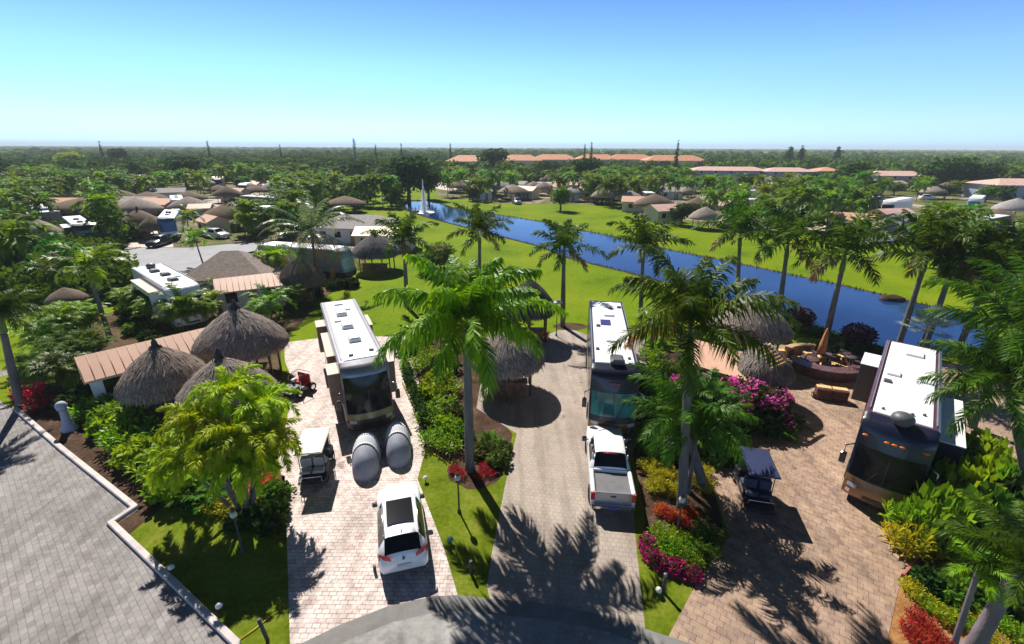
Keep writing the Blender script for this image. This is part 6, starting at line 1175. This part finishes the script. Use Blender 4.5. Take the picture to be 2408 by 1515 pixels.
# bands by row: (y0, y1, xs, n palms, n trees)
for (y0, y1, x0, x1, npal, ntr) in ((398, 420, 0, 2408, 16, 70), (420, 450, 0, 940, 44, 16), (420, 450, 1030, 2408, 60, 16), (450, 500, 0, 800, 54, 16), (450, 490, 1030, 2408, 56, 12), (436, 472, 1040, 1520, 30, 5), (455, 500, 700, 945, 16, 9), (490, 560, 0, 700, 34, 8), (490, 545, 1650, 2408, 22, 10), (560, 700, 0, 300, 7, 4), (470, 530, 640, 960, 12, 12), (545, 640, 2180, 2408, 10, 8), (560, 640, 560, 760, 5, 3)):
    for kind, n in (('p', npal), ('t', ntr)):
        done = 0; tries = 0
        while done < n and tries < n * 25:
            tries += 1; y = rnd.uniform(y0, y1); x = rnd.uniform(x0 - 20, x1 + 20); p = G(x, y); sc = FPX / p.y
            if kind == 'p': h = rnd.uniform(3.5, 6.5)
            else: h = rnd.uniform(3, 6) if y > 430 else rnd.uniform(6, 9)
            yt = proj((p.x, p.y, h + (1 if kind == 'p' else 0)))[1]; wpx = (2.2 if kind == 'p' else h * .5) * sc
            if not clear_ok(x, y, yt, wpx) or any((p - q).length < rr_ for q, rr_ in occ) or any((p - q).length < r_ * .9 for q, r_ in BUILT): continue
            occ.append((p, 1.6 if kind == 'p' else h * .33)); done += 1; rg = region(x, y)
            if kind == 'p': farpalm(p, h, rnd.randrange(4), 'green palm among the roofs %s' % rg, 'palms among the roofs ' + rg); nP += 1
            else: fartree(p, h, h * rnd.uniform(.42, .62), rnd.choice((0, 1, 2, 3, 4)), 'round leafy tree among the roofs %s' % rg, 'leafy trees among the roofs ' + rg); nT += 1
# named far trees
def TB(xb, yb, ytop, half, kind, label): p = G(xb, yb); zc_ = -(cam.matrix_world.inverted() @ Vector((p.x, p.y, 4))).z; return tree(p, height_at(p, ytop), half * zc_ / FPX, kind, label)
def T(x, ytop, h, r, kind, label, **k): p = foot(x, ytop, h); return tree(p, h, r, kind, label, **k)
TB(962, 474, 370, 62, 0, 'big dark spreading tree behind the fountain jet'); TB(1008, 470, 398, 38, 0, 'lower dark tree right behind the fountain jet'); TB(440, 440, 370, 50, 0, 'big dark round tree in the upper left'); TB(1157, 412, 350, 42, 0, 'dark round tree in front of the orange roofs'); TB(918, 466, 402, 34, 3, 'olive brown tree left of the big dark one behind the fountain'); T(272, 350, 13, 7, 0, 'tall dark tree rising over the left treeline')
T(835, 380, 9, 5, 0, 'dark tree left of the big tree behind the fountain'); TB(2215, 452, 372, 55, 0, 'wide dark tree in front of the right flats'); TB(2290, 455, 385, 45, 0, 'dark tree beside the wide one at the right'); T(2010, 385, 10, 6, 0, 'dark tree between the red and the pink flats'); T(1370, 372, 11, 8, 0, 'dark tree under the pair of cypress tips')
for k, (x, y, h, r, kd) in enumerate(((1085, 381, 7, 5, 0), (1215, 383, 7, 6, 1), (1262, 379, 7.5, 4, 3), (1300, 384, 6.5, 6, 0), (1345, 382, 7, 4, 1), (1395, 377, 8, 6, 0), (1450, 383, 6.5, 5, 1), (1500, 380, 7, 4, 3), (1525, 384, 6.5, 5, 0), (1610, 383, 7, 6, 1), (1650, 380, 7, 5, 0), (1130, 384, 6.5, 5, 1))): T(x, y, h, r, kd, 'leafy tree hiding the walls of the orange roofed blocks', group='trees in front of the orange roofs')
for k, (x, y, h, r, kd) in enumerate(((1668, 412, 5, 3.5, 1), (1712, 414, 4.5, 3, 3), (1768, 410, 6, 4, 0), (1835, 416, 4.5, 3.5, 1), (1905, 405, 6, 4, 0), (2060, 425, 5, 3.5, 3), (2110, 428, 4.5, 3, 1), (2172, 415, 6, 4, 0), (2330, 436, 5, 3, 1))): T(x, y, h, r, kd, 'leafy tree standing in front of the pink roofed flats', group='trees in front of the pink roofed flats')
T(1320, 438, 6, 3.0, 1, 'small round green tree on the far fairway edge'); T(1418, 430, 5.5, 4, 2, 'bright yellow green tree on the far fairway edge'); T(1450, 425, 5, 3.4, 2, 'second bright yellow green tree beside the far thatched huts'); T(1608, 478, 4.5, 3, 0, 'dark bush like tree at the far fairway edge near the white car')
T(160, 358, 11, 8, 2, 'bright green tree in the left treeline'); T(610, 372, 9, 5, 1, 'green tree left of the long dark motorhome')
T(1030, 575, 3.2, 2.4, 3, 'olive green shrubby tree behind the big central palm'); T(1000, 590, 2.8, 2.0, 1, 'low green bush tree left behind the big central palm', )
for k, (x, y, h, lab) in enumerate(((1584, 330, 20, 'tall dark spire tree in front of the orange roofs'), (840, 322, 24, 'thin pale spire tree left of the fountain on the skyline'), (1388, 332, 20, 'taller cypress of the pair above the orange roofs'), (1373, 338, 18, 'shorter cypress of the pair above the orange roofs'), (1061, 336, 19, 'dark spire at the left end of the orange roofs'), (947, 336, 18, 'thin spire on the skyline behind the fountain tree'), (250, 332, 18, 'thin spire on the skyline at the left'), (666, 340, 16, 'pair like dark spire on the skyline left of centre'), (887, 338, 17, 'short spire right of the thin pale one'), (2, 330, 18, 'dark feathery tree cut by the left edge at the skyline'), (1850, 346, 16, 'feathery pine on the right skyline, left one'), (1878, 347, 16, 'feathery leaning pine on the right skyline'), (1962, 348, 15, 'lone feathery pine on the right skyline'), (500, 330, 17, 'bare thin spire on the left skyline'))):
    d = {1584: 205, 840: 260, 2: 150}.get(x, 330); base = G(x, 346 + 15 * FPX / d * 1.0); 
    hh = height_at(base, y); mb = MB(); R0 = hh * (.055 if k not in (9, 10, 11, 12) else .16); lobes = [(rnd.uniform(-.2, .2) * R0, 0, hh * (.3 + .66 * i / 9), R0 * (1.15 - .09 * i), 1.6) for i in range(10)]
    t = thing('spire_tree', lab, 'tree', (base.x, base.y, 0)); core(mb, lobes, .5); cloud(mb, lobes, 420, R0 * .55, k, up=.6); mb.build('crown', [L_dark if k != 1 else L_silver], t, fix=False); mb = MB(); mb.tube([(0, 0, 0), (0, 0, hh * .95)], [.35, .08], 6); mb.build('trunk', M_bark2, t)
# low green undergrowth between the far sites
def under():
    mb = MB(); rnd = random.Random(15); n = 0
    while n < 3400:
        y = 395 + 300 * rnd.random() ** 1.4; x = rnd.uniform(-20, 2430)
        if n % 3 and x < 950 and rnd.random() < .6: continue
        if n % 9 == 2: y = rnd.uniform(450, 505); x = rnd.uniform(640, 945)
        elif n % 4 == 1: y = rnd.uniform(440, 478); x = rnd.uniform(1040, 1560)
        if n % 3 == 0: y = rnd.uniform(440, 500); x = rnd.uniform(1030, 2430)
        if n % 7 == 0: y = rnd.uniform(470, 720); x = rnd.uniform(0, 300); p = G(x, y); h = rnd.uniform(.9, 2.6) * (1.25 if n % 3 == 0 else 1); yt = proj((p.x, p.y, h))[1]
        if y > 560 and x > 330 and x < 2200: continue
        if x > 950 and y > 500 and x < 1650: continue
        if not clear_ok(x, y, yt, h * .6 * FPX / p.y): continue
        if y > 440 and any((p - q).length < r_ for q, r_ in BUILT): continue
        r = h * rnd.uniform(.6, 1.1); mb.sphere((p.x, p.y, h * .45), (r * .8, r * .8, h * .45), 0, 7, 5, smooth=False); cloud(mb, [(p.x, p.y, h * .5, r, h / r * .5)], 46, h * .22, n, inner=.8); n += 1
    o = mb.build('undergrowth', [L_under], fix=False); return tag(o, 'low green undergrowth and garden shrubs between the far sites', 'undergrowth', kind='stuff')
L_under = leafm('undergrowth_leaf', (0.02, 0.055, 0.008), (0.12, 0.2, 0.012), trans=.2, scale=.16, var=.1, spec=.05, rough=.8)
under()
# the wooded belt out to the horizon
def belt():
    mb = MB(); rnd = random.Random(5)
    def clump(x, y, r, h, leaves, wd=8):
        mb.sphere((x, y, h * .5), (r * .85, r * .85, h * .46), 0, wd, 5, smooth=False)
        b = len(mb.v)
        for i in range(len(mb.v) - (wd * 6), len(mb.v)): v = mb.v[i]; k = rnd.uniform(.82, 1.15); mb.v[i] = (x + (v[0] - x) * k, y + (v[1] - y) * k, v[2] * rnd.uniform(.92, 1.08))
        if leaves: cloud(mb, [(x, y, h * .55, r, h / r * .45)], leaves, r * .28, rnd.randrange(9999), inner=.85)
    n = 0
    while n < 3200:
        d = 200 + 420 * rnd.random(); a = rnd.uniform(-.9, .9); x, y = d * math.tan(a), d
        px, py = proj((x, y, 0))
        if px < -60 or px > 2470: continue
        ob = not clear_ok(px, py, proj((x, y, 8.0))[1], 12)
        if 1040 < px < 1660 and 215 < d < 420: ob = ob or rnd.random() < .3
        if ob: continue
        h = rnd.uniform(5, 8.5); 
        if 1040 < px < 1660 and d < 480: h *= .75
        clump(x, y, h * rnd.uniform(.5, .75), h, 30); n += 1
    for i in range(3600):
        d = 600 * (1 + 6 * rnd.random() ** 1.6); x = rnd.uniform(-1.25, 1.25) * d; r = rnd.uniform(5, 9) * (1 + d / 2500); clump(x, d, r, rnd.uniform(6.5, 10.5) + (2 if rnd.random() < .06 else 0), 0, 7)
    o = mb.build('far_woodland', [L_belt], fix=False); return tag(o, 'green wooded belt stretching to the horizon', 'woodland', kind='stuff')
belt()

# ------------------------------------------------------------------ air
hz, nt, out = _new('haze'); pv = N(nt, 'ShaderNodeVolumePrincipled'); pv.inputs['Density'].default_value = 0.00025; pv.inputs['Color'].default_value = (.86, .96, 1, 1); nt.links.new(pv.outputs[0], out.inputs['Volume'])
if True:
    m = MB(); m.box(-6500, 6500, -58, 5900, -1, 42); o = m.build('haze', hz); o['kind'] = 'stuff'
